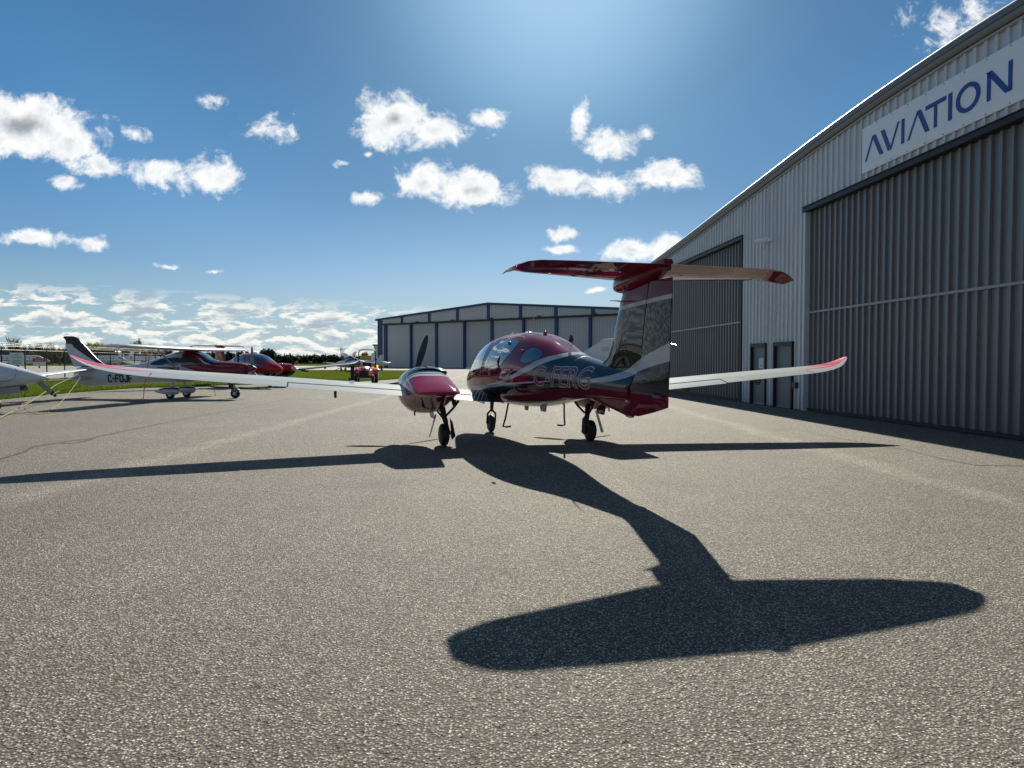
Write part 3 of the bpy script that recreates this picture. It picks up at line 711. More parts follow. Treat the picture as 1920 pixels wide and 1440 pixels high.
def make_twin(M_body, M_nac, M_wing, loc, rz, label, group=None, main=True):
    T = thing('twin_engine_aeroplane', loc, rz, label, 'aeroplane', group)
    b = MB(); ys = list(np.linspace(-5.0, 3.5, 110)); b.loft([[(q[0], max(q[1], hinge(q[2]) + .004), q[2]) for q in fring(y)] for y in ys]); body = b.build('fuselage', M_body, T, angle=60)
    for s in (-1, 1):
        # rear cabin window, door window, windscreen side
        patch([(-1.74, 1.52), (-1.80, 1.66), (-1.98, 1.715), (-2.24, 1.67), (-2.34, 1.60), (-2.22, 1.53), (-1.9, 1.49)], s).build('cabin_window', 'glass', body)
        seam([(-1.68, 1.49), (-1.74, 1.69), (-1.98, 1.75), (-2.28, 1.695), (-2.42, 1.60), (-2.26, 1.49), (-1.9, 1.45)], s).build('window_surround', 'dark', body)
        patch([(.10, 1.40), (-.05, 1.62), (-.42, 1.86), (-.95, 1.885), (-1.36, 1.82), (-1.28, 1.66), (-1.02, 1.50), (-.78, 1.41), (-.35, 1.37)], s).build('door_window', 'glass', body)
        seam([(.17, 1.10), (.14, 1.40), (-.02, 1.66), (-.42, 1.905), (-.95, 1.935), (-1.46, 1.87), (-1.40, 1.60), (-1.20, 1.30), (-1.12, 1.12), (-.5, 1.05)], s).build('door_seam', 'dark', body)
        patch([(2.02, 1.28), (1.70, 1.50), (1.30, 1.68), (.85, 1.80), (.38, 1.88), (.22, 1.80), (.28, 1.55), (.40, 1.36), (.8, 1.30), (1.4, 1.27)], s).build('canopy_window', 'glass', body)
    # body joints
    if main:
        for yj in (-3.28, 2.25):
            b = MB(); b.loft([[q for q in fring(yj - .004, 56, .002)], [q for q in fring(yj + .004, 56, .002)]], capa=False, capb=False); b.build('body_joint', 'dark', body)
    # windscreen over the top
    b = MB(); rr = []
    for y in np.linspace(.55, 2.15, 22):
        zb, zt, hw, ex = fs(y); zm = fzm(y); q = []
        for j in range(21):
            a = math.pi / 2 + (j / 20 - .5) * 1.35
            c, s_ = math.cos(a), math.sin(a); e = 2 / ex
            q.append(((hw + .004) * math.copysign(abs(c) ** e, c), y, zm + (zt - zm + .004) * abs(s_) ** e))
        rr.append(q)
    b.loft(rr, closed=False); b.build('windscreen', 'glass', body)
    b = MB(); b.lathe((0, -.62, 2.005), (0, 0, 1), [(0, .075), (.012, .07), (.025, .03), (.05, .018), (.06, .014)], 16); b.tube([(0, -.62, 2.05), (0, -.80, 2.20), (0, -1.03, 2.36)], [.010, .007, .004]); b.build('aerial', 'white', body)
    b = MB(); b.lathe((-.12, -2.93, 1.57), (0, -.1, 1), [(0, .035), (.03, .028), (.09, .012)], 12); b.tube([(-.12, -2.94, 1.66), (-.12, -3.05, 1.76), (-.12, -3.24, 1.865)], [.010, .007, .004]); b.build('aerial', 'white', body)
    b = MB(); b.prism([(0, .55, 1.97), (0, .35, 1.98), (0, .30, 2.06), (0, .38, 2.065)], (1, 0, 0), .02); b.build('roof_aerial_fin', 'white', body)
    b = MB(); b.lathe((0, -1.5, 1.955), (0, 0, 1), [(0, .035), (.02, .034), (.04, .02), (.05, .002)], 14); b.build('beacon', 'red', body)
    b = MB(); b.ellipsoid((-.585, -1.43, 1.80), (.02, .085, .035)); b.build('door_hinge', 'dark', body)
    b = MB(); b.prism([(-.1, -1.55, .80), (-.1, -1.85, .83), (-.1, -1.80, .70), (-.1, -1.62, .70)], (1, 0, 0), .03); b.build('belly_aerial', 'grey', body)
    b = MB(); b.prism([(0, -.35, .74), (0, -.6, .75), (0, -.55, .64), (0, -.42, .64)], (1, 0, 0), .02); b.build('belly_aerial', 'grey', body)
    # rear steps (bent tubes under the cabin)
    for s in (-1, 1):
        b = MB(); b.tube([(s * .50, -1.05, .80), (s * .53, -.98, .55), (s * .56, -.93, .40), (s * .50, -.93, .39), (s * .42, -.93, .40)], .016); b.build('boarding_step', 'gear', T)
    # registration letters, crimson with a pale outline
    if main:
        for s in (-1, 1):
            for off, ex_, mt, nm in ((-.002, .005, 'maroon_letter', 'registration_letters'), (.010, .003, 'letter_outline', 'letter_outline')):
                v, fcs = text_mesh('C-FERG', .40, off, .18, 1.0, .05)
                w_ = 1.66; x0 = v[:, 0].min() if nm == 'registration_letters' else x0; 
                if nm == 'registration_letters': ref = (v[:, 0].min(), v[:, 0].max(), v[:, 1].min(), v[:, 1].max())
                yy = (v[:, 0] - ref[0]) / (ref[1] - ref[0]); zz = (v[:, 1] - ref[2]) / (ref[3] - ref[2])
                Y_ = (-2.24 - yy * w_) if s < 0 else (-3.90 + yy * w_)
                Z_ = 1.145 + zz * .285
                b = MB(); b.v = [(s * (fside(a, c) + ex_), a, c) for a, c in zip(Y_, Z_)]; b.f = [f_ if s > 0 else f_[::-1] for f_ in fcs]
                b.build(nm, mt, body, angle=0)
    b = MB(); rings = []
    for z, le, t in ((1.10, -4.3, .12), (1.30, -3.75, .15), (1.38, -3.55, .13), (1.45, -3.72, .13), (1.55, -4.02, .14), (1.7, -4.15, .15), (1.9, -4.23, .15), (2.1, -4.33, .14), (2.3, -4.44, .14), (2.48, -4.53, .13)):
        te = hinge(z) + .0; ch = (le - te); tt = t * 1.0
        rings.append([(q * 1, y, z) for q, y in fin_ring(le, te, tt)])
    b.loft(rings); b.build('fin', M_body, T, angle=50)
    b = MB(); rings = []
    for z, le, te, t in ((1.12, -3.0, -4.79, .16), (1.03, -3.10, -4.775, .13), (.95, -3.75, -4.76, .10), (.88, -4.30, -4.745, .07), (.845, -4.55, -4.74, .05)):
        rings.append([(q, y, z) for q, y in fin_ring(le, te, t)])
    b.loft(rings[::-1]); b.build('ventral_fin', M_body, T, angle=50)
    b = MB(); b.ellipsoid((0, -4.66, .84), (.03, .1, .018)); b.build('tail_skid', 'steel', T)
    b = MB(); rings = []
    for z in (.86, .93, 1.0, 1.1, 1.2, 1.3, 1.4, 1.55, 1.7, 1.9, 2.1, 2.3, 2.40):
        h_ = hinge(z) - .014; te = np.interp(z, [.86, .99, 2.40], [-4.95, -5.585, -5.665]); th = np.interp(z, [.86, 1.03, 1.2, 1.33, 1.5, 2.4], [.055, .12, .20, .18, .105, .085])
        if z < .99: te = -4.80 - (z - .84) / .15 * .785
        r = [(-th/2, h_, z), (-th/2*.93, h_ - (h_ - te) * .3, z), (-th/2*.55, h_ - (h_ - te) * .7, z), (-.006, te, z), (.006, te, z), (th/2*.55, h_ - (h_ - te) * .7, z), (th/2*.93, h_ - (h_ - te) * .3, z), (th/2, h_, z), (th*.25, h_ + .012, z), (-th*.25, h_ + .012, z)]
        rings.append(r)
    b.loft(rings); RU = b.build('rudder', M_body, T, angle=50)
    if main:
        b = MB(); b.ellipsoid((-.055, -5.28, 1.135), (.022, .16, .018)); b.box(-.07, -.04, -5.52, -5.36, 1.10, 1.135); b.build('trim_actuator', 'dark', RU)
        b = MB(); b.tube([(0, -5.62, 1.69), (0, -5.72, 1.685), (0, -5.77, 1.67)], [.008, .006, .004]); b.build('static_wick', 'steel', RU)
        b = MB(); b.box(-.052, -.048, -4.70, -4.64, 1.02, 1.08); b.build('placard', 'paper', T, angle=0)
    # T-tail
    b = MB(); rings = []
    for y, zb, zt, hw in ((-4.26, 2.43, 2.47, .015), (-4.34, 2.36, 2.53, .09), (-4.5, 2.33, 2.56, .14), (-4.8, 2.33, 2.58, .16), (-5.1, 2.37, 2.58, .15), (-5.3, 2.42, 2.575, .12), (-5.5, 2.48, 2.57, .08)):
        rings.append([(hw * math.copysign(abs(math.cos(a)) ** .8, math.cos(a)), y, (zb + zt) / 2 + (zt - zb) / 2 * math.copysign(abs(math.sin(a)) ** .8, math.sin(a))) for a in np.linspace(0, 2 * math.pi, 20, endpoint=False)])
    b.loft(rings); b.build('tail_fairing', M_body, T, angle=50)
    b = MB(); b.prism([(0, -5.25, 2.56), (0, -5.45, 2.61), (0, -5.57, 2.61), (0, -5.60, 2.54), (0, -5.40, 2.54)], (1, 0, 0), .11); b.build('elevator_balance_fairing', M_body, T, bevel=.01)
    SS = [(0.02, -4.50, -5.62, 2.545, .085), (.5, -4.62, -5.57, 2.55, .085), (1.0, -4.74, -5.52, 2.555, .085), (1.40, -4.84, -5.475, 2.555, .08), (1.54, -4.91, -5.45, 2.54, .07), (1.66, -5.03, -5.42, 2.50, .055), (1.745, -5.17, -5.38, 2.455, .04)]
    for s in (-1, 1):
        b = MB(); b.loft([af((s * x, le, z - .045), (s * x, te, z), t, (0, 0, 1), 12, 0, .66 if x < 1.5 else 1.0, 0) for x, le, te, z, t in SS if x < 1.5]); b.build('tailplane', M_body, T, angle=40)
        b = MB(); b.loft([af((s * x, le, z - .045), (s * x, te, z), t, (0, 0, 1), 10, .672, 1, 0) for x, le, te, z, t in [(.01, -4.50, -5.62, 2.545, .085)] + SS[1:4]]); b.build('elevator', M_body, T, angle=40)
        b = MB(); b.loft([af((s * x, le, z - .045 * (1 if z > 2.55 else .6)), (s * x, te, z), t, (0, 0, 1), 12, 0, 1, 0) for x, le, te, z, t in [(1.405, -4.842, -5.475, 2.555, .085)] + SS[4:]]); b.build('tailplane_tip', M_body, T, angle=40)
    # beige aerial hoops on the fin
    for s in (-1, 1):
        b = MB(); b.box(s * .05 - .004, s * .05 + .004 + .0, -4.66, -4.48, 2.20, 2.24); b.prism([(s * .05, -4.50, 2.235), (s * .24, -4.60, 2.235), (s * .25, -4.62, 2.235), (s * .05, -4.60, 2.235)], (0, 0, 1), .008)
        b.build('navigation_aerial', 'beige', T, bevel=.002)
    # wings
    for s in (-1, 1):
        xs = [.35, .62, .9, 1.2, 1.6, 2.2, 2.8, 3.4, 4.0, 4.6, 5.2, 5.7, 6.1]
        b = MB(); b.loft([wing_ring(x, s, 0, .755) for x in xs]); W_ = b.build('wing', M_wing, T, angle=40)
        for nm, x0, x1 in (('flap', .62, 1.35), ('flap', 2.12, 4.05), ('aileron', 4.07, 6.08)):
            b = MB(); b.loft([wing_ring(x, s, .763, 1, .012 if nm == 'flap' else 0) for x in np.linspace(x0, x1, 6)]); b.build(nm, M_wing, T, angle=40)
        b = MB()
        WL = [(6.10, .42, -.512, wz(6.10), .12, 0), (6.35, .39, -.50, wz(6.35) + .01, .115, .12), (6.6, .34, -.455, wz(6.6) + .03, .11, .3), (6.82, .27, -.38, wz(6.82) + .06, .105, .5), (6.99, .20, -.29, wz(6.99) + .105, .10, .7), (7.12, .13, -.20, wz(7.12) + .155, .09, .85), (7.22, .07, -.12, wz(7.22) + .205, .08, .95), (7.27, .02, -.07, wz(7.27) + .235, .06, 1.)]
        b.loft([af((s * x, le, z + .055 * (1 - k)), (s * x, te, z), t, (-s * math.sin(k * .75), 0, math.cos(k * .75)), 14) for x, le, te, z, t, k in WL]); b.build('winglet', M_wing, T, angle=40)
        for x in (1.28, 3.3, 4.9):
            le, te, t = wst(x); z = wz(x)
            b = MB(); b.prism([(s * x, -.12, z - .02), (s * x, -.42, z - .02), (s * x, -.36, z - .13), (s * x, -.30, z - .14), (s * x, -.22, z - .11)], (1, 0, 0), .04); b.build('hinge_bracket', 'dark', T, bevel=.004)
        b = MB(); b.lathe((s * 3.0, .1, wz(3.0) + .155), (0, 0, 1), [(0, .05), (.006, .048), (.008, .01)], 14); b.build('fuel_cap', 'steel', T)
        # nacelle
        NC = [(1.60, .98, 1.26, .15), (1.52, .90, 1.30, .22), (1.35, .77, 1.345, .32), (1.1, .66, 1.375, .40), (.8, .585, 1.395, .44), (.4, .56, 1.405, .45), (.1, .585, 1.39, .445), (-.2, .66, 1.325, .43), (-.5, .76, 1.235, .415), (-.8, .86, 1.145, .395), (-1.0, .925, 1.075, .375), (-1.13, .955, 1.025, .355), (-1.16, .97, 1.01, .34)]
        b = MB(); NY = [q[0] for q in NC][::-1]; g = lambda i, y: float(interp(NY, [q[i] for q in NC][::-1], y))
        rings = []
        for y in np.linspace(-1.16, 1.60, 46):
            zb, zt, hw = g(1, y), g(2, y), g(3, y); cx = s * 1.70
            ex = float(np.interp(y, [-1.16, -.6, .2, 1.6], [2.7, 2.5, 2.35, 2.0])); zm = zb + (zt - zb) * .5
            rings.append([(cx + hw * math.copysign(abs(math.cos(a)) ** (2 / ex), math.cos(a)), y, zm + (zt - zb) / 2 * math.copysign(abs(math.sin(a)) ** (2 / ex), math.sin(a))) for a in np.linspace(0, 2 * math.pi, 40, endpoint=False)])
        b.loft(rings); NA = b.build('engine_nacelle', M_nac, T, angle=60)
        if main:
            for yj in (.95, -.02):
                zb, zt, hw = g(1, yj), g(2, yj), g(3, yj); zm = (zb + zt) / 2; ex = float(np.interp(yj, [-1.16, -.6, .2, 1.6], [2.7, 2.5, 2.35, 2.0]))
                b = MB(); b.loft([[(s * 1.70 + (hw + .0025) * math.copysign(abs(math.cos(a)) ** (2 / ex), math.cos(a)), yj + e_, zm + ((zt - zb) / 2 + .0025) * math.copysign(abs(math.sin(a)) ** (2 / ex), math.sin(a))) for a in np.linspace(math.pi, 2 * math.pi, 30)] for e_ in (-.0035, .0035)], closed=False); b.build('cowl_joint', 'dark', NA)
        for dx_, w_ in ((-.13, .085), (.10, .10), (.30, .05)):
            b = MB(); z0 = 1.335 - abs(dx_) * .10
            b.loft([[(s * 1.70 + dx_ + sx * w_, yy, z0 + dz_) for sx, dz_ in ((-1, -.03), (1, -.03), (1, .035), (-1, .035))] for yy in (-.02, .16)]); b.build('cooling_outlet', 'black', NA, bevel=.006)
        b = MB(); rr = []
        for y, h_ in ((-.06, .035), (.1, .04), (.3, .03), (.55, .02), (.8, .01)):
            rr.append([(s * 1.70 - .26 + .56 * k, y, g(2, max(y, -.1)) - .07 * (abs(2 * k - 1) ** 3) + h_ * math.sin(math.pi * min(max(k, .0), 1)) ** .5 - .01) for k in np.linspace(0, 1, 13)])
        b.loft(rr, closed=False); b.build('cowl_blister', M_nac, NA)
        b = MB(); b.ellipsoid((s * 1.70 + (.30 if s < 0 else -.30), .55, 1.27), (.13, .33, .12)); b.build('air_scoop', 'white' if main else M_nac, NA)
        b = MB(); b.tube([(s * 1.9, .2, .60), (s * 1.9, .2, .53)], .015); b.build('drain_pipe', 'dark', NA)
        b = MB(); b.tube([(s * 1.9 , -.1, .74), (s * 1.9, -.16, .72)], .028); b.build('exhaust_port', 'black', NA)
        # spinner and propeller
        b = MB(); b.lathe((s * 1.70, 1.60, 1.12), (0, 1, 0), [(0, .155), (.08, .15), (.18, .12), (.27, .07), (.32, .02), (.325, .001)], 24); SP = b.build('spinner', 'steel' if main else 'white', T)
        for k in range(3):
            a = R((17 if s < 0 else -1) + 120 * k); ax = Vector((math.sin(a), 0, math.cos(a))); tg = Vector((math.cos(a), 0, -math.sin(a)))
            rings = []
            for r_, c_, tw, th in ((.10, .05, 60, .035), (.18, .075, 52, .03), (.3, .12, 40, .022), (.5, .14, 28, .015), (.7, .13, 21, .011), (.85, .10, 17, .008), (.93, .06, 15, .006), (.955, .02, 15, .004)):
                t_ = R(tw); d = tg * math.cos(t_) + Vector((0, -1, 0)) * math.sin(t_); nn_ = d.cross(ax)
                o_ = Vector((s * 1.70, 1.70, 1.12)) + ax * r_
                rings.append([o_ + d * c_ * u + nn_ * th * v_ for u, v_ in ((-.5, 0), (-.3, .6), (0, 1), (.3, .7), (.5, 0), (.2, -.25), (-.3, -.25))])
            b = MB(); b.loft(rings); b.build('propeller_blade', 'blade', T)
        # main landing gear
        x = s * 1.41; G = T
        b = MB(); b.tube([(x + s*.02, .12, .80), (x - s*.02, .06, .52), (x - s*.05, .02, .40)], [.055, .05, .045], 10); b.tube([(x - s*.05, .06, .44), (x - s*.10, -.06, .20)], [.032, .026]); b.tube([(x - s*.06, .10, .52), (x - s*.20, .10, .66), (x - s*.30, .10, .80)], [.02, .022, .026]); b.tube([(x + s*.10, .10, .62), (x - s*.02, .05, .46)], .018); b.tube([(x - s*.10, -.05, .20), (x + s*.02, -.03, .20)], .02)
        b.build('main_gear_leg', 'gear', G)
        b = MB(); b.lathe((x - s * -.0 - .085, -.03, .197), (1, 0, 0), [(0, .07), (.006, .14), (.03, .185), (.06, .197), (.11, .197), (.14, .185), (.164, .14), (.17, .07)], 28); WH = b.build('main_wheel_tyre', 'black', G)
        b = MB(); b.lathe((x - .075, -.03, .197), (1, 0, 0), [(0, .02), (.002, .085), (.148, .085), (.15, .02)], 16); b.build('wheel_rim', 'gear', WH)
        b = MB(); b.lathe((x + s*.0 - s*.13, -.02, .2), (1, 0, 0), [(0, .03), (.002, .07), (.03, .07), (.032, .03)], 12); b.build('brake_disc', 'gear', WH)
        b = MB(); b.loft([[(x + s*.27, .18, .80), (x + s*.27, -.30, .78), (x + s*.27, -.30, .79), (x+s*.27, .18, .81)]] + [[(x + s * k, .16, z_), (x + s * k, -.22, z_), (x + s * (k + .012), -.22, z_), (x + s * (k + .012), .16, z_)] for k, z_ in ((.22, .62), (.20, .5))])
        b.build('gear_door', M_nac, G)
        b = MB(); b.prism([(x + s * .14, .06, .56), (x + s * .14, -.05, .55), (x + s * .26, -.07, .16), (x + s * .26, .04, .14)], (1, 0, 0), .012); b.build('leg_door', 'white', G)
        b = MB(); b.prism([(x - s*.10, -.06, .50), (x - s * .16, -.03, .42), (x - s * .20, -.09, .17), (x - s * .13, -.10, .10)], (0, 1, .1), .012); b.build('leg_cover', 'gear', G)
    # nose gear
    b = MB(); b.tube([(0, 1.93, .80), (0, 2.0, .46)], [.045, .035], 10); b.tube([(-.085, 2.0, .40), (-.03, 2.0, .46), (.03, 2.0, .46), (.085, 2.0, .40)], .022); b.tube([(-.085, 2.0, .42), (-.09, 2.05, .19)], .02); b.tube([(.085, 2.0, .42), (.09, 2.05, .19)], .02); b.tube([(.09, 2.05, .19), (-.09, 2.05, .19)], .015)
    b.build('nose_gear_leg', 'gear', T)
    b = MB(); b.lathe((-.07, 2.05, .185), (1, 0, 0), [(0, .07), (.006, .13), (.03, .175), (.055, .187), (.085, .187), (.11, .175), (.134, .13), (.14, .07)], 28); NW = b.build('nose_wheel_tyre', 'black', T)
    b = MB(); b.lathe((-.062, 2.05, .185), (1, 0, 0), [(0, .02), (.002, .075), (.122, .075), (.124, .02)], 16); b.build('wheel_rim', 'gear', NW)
    for s in (-1, 1):
        b = MB(); b.prism([(s * .17, 2.4, .80), (s * .17, 1.75, .78), (s * .22, 1.78, .62), (s * .22, 2.35, .64)], (1, 0, 0), .012); b.build('nose_gear_door', M_body, T)
    return T
def fin_ring(le, te, t, n=12):
    xs = (1 - np.cos(np.linspace(0, math.pi, n))) / 2; o = []
    th = lambda x: (t / 2) * min(1, (x / .28) ** .5 if x < .28 else 1) * (1 if x < .45 else 1 - .32 * (x - .45) / .55)
    for x in xs[::-1]: o.append((th(x), le + (te - le) * x))
    for x in xs[1:]: o.append((-th(x), le + (te - le) * x))
    return o
M['maroon_letter'] = P('crimson_lettering', (.15, .006, .022), .4, 0, .6, .02, .05)
M['letter_outline'] = P('pale_letter_outline', (.36, .36, .40), .4, 0, .6, .02, .05)
TWIN = make_twin('livery', 'nacelle', 'wing', (.125, 12.903, 0), R(16.211), 'maroon and navy twin-engined T-tail aeroplane marked C-FERG, nearest on the apron', main=True)
TW2 = make_twin('livery_red', 'nacelle_red', 'wing_plain', (-15.4, 41.7, 0), R(-135), 'red twin-engined aeroplane with pointed nose, parked behind the high-wing aeroplane', main=False)
# ---------------------------------------------------------------- light aircraft helpers
def ring_sup(cx, y, zb, zt, hw, ex=2.3, n=28):
    zm = (zb + zt) / 2
    return [(cx + hw * math.copysign(abs(math.cos(a)) ** (2/ex), math.cos(a)), y, zm + (zt - zb) / 2 * math.copysign(abs(math.sin(a)) ** (2/ex), math.sin(a))) for a in np.linspace(0, 2 * math.pi, n, endpoint=False)]
def body_loft(st, n=28, ex=2.3, m=40):
    """st: (y, zb, zt, hw) ascending y"""
    ys = [s[0] for s in st]; g = lambda i, y: float(interp(ys, [s[i] for s in st], y)); b = MB()
    b.loft([ring_sup(0, y, g(1, y), g(2, y), g(3, y), ex, n) for y in np.linspace(ys[0], ys[-1], m)])
    side = lambda y, z: g(3, y) * max(0, 1 - abs((z - (g(1, y) + g(2, y)) / 2) / ((g(2, y) - g(1, y)) / 2)) ** ex) ** (1 / ex)
    return b, side
def surf(sts, t0=0, t1=1, n=12, up=(0, 0, 1), cam_=.02):
    b = MB(); b.loft([af(le, te, t, up, n, t0, t1, cam_) for le, te, t in sts]); return b
def finp(poly, th):
    b = MB(); b.prism([(0, y, z) for y, z in poly], (1, 0, 0), th); return b
def wheel(x, y, r, w, parent, name='tyre'):
    b = MB(); b.lathe((x - w / 2, y, r), (1, 0, 0), [(0, r * .4), (w * .05, r * .75), (w * .25, r), (w * .75, r), (w * .95, r * .75), (w, r * .4)], 22); t = b.build(name, 'black', parent)
    b = MB(); b.lathe((x - w / 2 - .004, y, r), (1, 0, 0), [(0, .01), (.002, r * .42), (w + .006, r * .42), (w + .008, .01)], 12); b.build('rim', 'steel', t); return t
def prop(o, r, n, a0, parent, mat='blade', ax=(0, 1, 0), c=.12, tipmat=None):
    o = Vector(o)
    for k in range(n):
        a = R(a0 + 360 / n * k); d0 = Vector((math.sin(a), 0, math.cos(a))); tg = Vector((math.cos(a), 0, -math.sin(a))); rings = []
        for f, cc, tw in ((.08, .5, 60), (.2, .8, 48), (.4, 1.1, 35), (.65, 1.05, 25), (.85, .85, 20), (.95, .6, 17), (1, .2, 15)):
            d = tg * math.cos(R(tw)) + Vector((0, -1, 0)) * math.sin(R(tw)); nn_ = d.cross(d0); q = o + d0 * r * f
            rings.append([q + d * c * cc * u + nn_ * .02 * (1.1 - f) * v_ for u, v_ in ((-.5, 0), (-.2, .8), (.2, .8), (.5, 0), (0, -.3))])
        b = MB(); b.loft(rings); b.build('propeller_blade', mat, parent)

# high-wing aeroplane C-FDJF
def hwf(n, oc):
    x, y, z = n.sep(oc)
    W = (.50, .52, .54); MR = (.17, .008, .016)
    c = n.mix(n.mul(n.step(n.add(n.mul(y, .30), z), 1.38, 1.385), n.step(y, .2, .25)), W, MR)         # nose
    c = n.mix(n.mul(n.step(n.m('ABSOLUTE', n.sub(z, 1.315)), .035, .03), n.step(y, -3.2, -3.3)), c, (.22, .01, .02))
    lo = n.mul(n.step(n.add(z, n.mul(y, .09)), 1.18, 1.19), n.mul(n.step(y, .2, .1), n.step(z, 1.3, 1.29))); c = n.mix(n.mul(lo, n.step(y, -.9, -.8)), c, MR)
    return c
M['highwing'] = P('white_and_maroon_paint', rough=.3, colfn=hwf, coat=.5, coat_rough=.03, spec=.1)
def finf(n, oc):
    x, y, z = n.sep(oc)
    c_ = n.curve(z, 1.0, 2.8, 8.0, [(1.0, 3.2), (1.45, 3.6), (1.75, 4.05), (2.1, 4.55), (2.25, 4.72), (2.32, 5.3), (2.8, 5.6)])
    c = n.mix(n.step(n.add(y, c_), -.01, .01), (.50, .52, .54), (.014, .018, .030))
    return n.mix(n.mul(n.step(n.m('ABSOLUTE', n.sub(z, 2.29)), .05, .045), n.step(y, -4.62, -4.7)), c, (.2, .01, .02))
M['highwing_fin'] = P('fin_paint', rough=.3, colfn=finf, coat=.3, coat_rough=.03, spec=.05)
T = thing('high_wing_aeroplane', (-13.6, 28.85, 0), R(-92.3), 'white high-wing aeroplane with maroon nose and dark fin marked C-FDJF, on wheel pants', 'aeroplane')
b, sd = body_loft([(-4.62, .72, 1.02, .02), (-4.5, .62, 1.22, .06), (-4.1, .52, 1.33, .12), (-3.3, .50, 1.36, .18), (-2.4, .55, 1.36, .26), (-1.8, .60, 1.42, .34), (-1.2, .62, 1.58, .43), (-.5, .64, 1.82, .52), (0, .66, 1.93, .56), (.5, .68, 1.95, .57), (.9, .70, 1.86, .56), (1.3, .72, 1.60, .52), (1.6, .74, 1.52, .48), (2.2, .78, 1.49, .43), (2.6, .84, 1.44, .36), (2.8, .95, 1.37, .25)], m=60)
B_ = b.build('fuselage', 'highwing', T, angle=60)
b = MB(); b.lathe((0, 2.78, 1.22), (0, 1, 0), [(0, .19), (.1, .17), (.2, .12), (.3, .05), (.34, .005)], 20); b.build('spinner', 'maroon', T)
prop((0, 2.92, 1.22), .92, 3, 0, T, 'blade_grey', c=.15)
pf = lambda poly, s, nm, mt, m_=6: patch(poly, s, .006, m_, sd).build(nm, mt, B_)
for s in (-1, 1):
    pf([(-1.15, 1.40), (-.75, 1.60), (-.25, 1.66), (.15, 1.66), (.12, 1.40), (-.4, 1.36)], s, 'cabin_window', 'glass')
    pf([(.24, 1.66), (.72, 1.66), (1.0, 1.45), (1.12, 1.38), (.8, 1.37), (.22, 1.38)], s, 'door_window', 'glass')
    pf([(.86, 1.72), (1.10, 1.60), (1.52, 1.47), (1.42, 1.38), (1.22, 1.38), (1.0, 1.56)], s, 'windscreen_side', 'glass')
b = MB(); g = []
for y in np.linspace(.62, 1.62, 12):
    zt = float(interp([.5, .9, 1.3, 1.6, 2.2], [1.95, 1.86, 1.60, 1.52, 1.49], y)); g.append([(x, y, zt + .008 - .55 * x * x * (1 if y > .9 else .5)) for x in np.linspace(-.38, .38, 9)])
b.loft(g, closed=False); b.build('windscreen', 'glass', B_)
W_ = [(-4.95, .45, -.30, 2.04, .10), (-4.75, .62, -.42, 2.03, .13), (-2.5, .74, -.50, 2.0, .14), (0, .76, -.52, 1.98, .14), (2.5, .74, -.50, 2.0, .14), (4.75, .62, -.42, 2.03, .13), (4.95, .45, -.30, 2.04, .10)]
surf([((x, a, z + .02), (x, q, z), t) for x, a, q, z, t in W_], 0, .76).build('wing', 'white', T)
for s in (-1, 1):
    for nm, x0, x1 in (('flap', .6, 2.5), ('aileron', 2.55, 4.7)):
        st = []
        for x in (x0, x1):
            a, q, z, t = [float(np.interp(x, [0, 2.5, 4.75], v)) for v in ([.76, .74, .62], [-.52, -.50, -.42], [1.98, 2.0, 2.03], [.14, .14, .13])]
            st.append(((s * x, a, z + .02), (s * x, q, z), t))
        surf(st, .77, 1).build(nm, 'white', T)
    b = MB(); b.tube([(s * .54, .25, .98), (s * 2.2, .22, 1.93)], [.035, .03]); b.build('wing_strut', 'grey', T)
    b = MB(); b.prism([(s * 4.62, .30, 2.105), (s * 4.62, -.05, 2.10), (s * 4.8, -.02, 2.09), (s * 4.85, .25, 2.09)], (0, 0, 1), .02); b.build('wing_tip_patch', 'dark', T)
    surf([((0, -3.75, .86), (0, -4.5, .86), .12), ((s * 1.3, -3.86, .83), (s * 1.3, -4.5, .83), .11), ((s * 1.62, -4.05, .82), (s * 1.62, -4.48, .82), .09)]).build('tailplane', 'white', T)
    b = MB(); b.tube([(s * .38, -.15, .72), (s * .62, -.2, .40)], [.06, .045]); b.build('gear_leg', 'white', T)
    b = MB(); yy = [(-.82, .30, .02), (-.6, .23, .08), (-.3, .19, .12), (0, .19, .13), (.12, .23, .11), (.2, .30, .03)]
    b.loft([ring_sup(s * .66, y, .30 - r * 1.05, .31 + r * 1.25, r, 2.2, 18) for y, z, r in [(a, c, d) for a, c, d in yy]]); b.build('wheel_pant', 'highwing_pant', T) if False else b.build('wheel_pant', 'white', T)
    b = MB(); b.loft([ring_sup(s * .66, y, .31 + r * .5, .315 + r * 1.28, r * 1.02, 2.2, 18) for y, z, r in yy[1:]]); b.build('pant_top', 'maroon', T)
    wheel(s * .66, -.18, .17, .13, T)
finp([(-3.25, 1.36), (-3.6, 1.62), (-4.25, 2.32), (-4.42, 2.50), (-4.62, 2.56), (-4.98, 2.56), (-5.02, 2.50), (-4.92, 2.40), (-4.90, 2.25), (-4.95, 2.21), (-4.80, 1.80), (-4.58, 1.30)], .09).build('fin', 'highwing_fin', T, bevel=.02)
b = MB(); b.tube([(.0, 1.75, .85), (0, 2.0, .66), (0, 2.32, .36), (0, 2.34, .22)], [.05, .04, .045, .03]); b.tube([(.1, 2.34, .34), (.1, 2.2, .17)], .02); b.tube([(-.1, 2.34, .34), (-.1, 2.2, .17)], .02); b.tube([(.1, 2.34, .34), (-.1, 2.34, .34)], .022); b.build('nose_gear_leg', 'galv', T)
wheel(0, 2.2, .19, .14, T, 'nose_wheel_tyre')
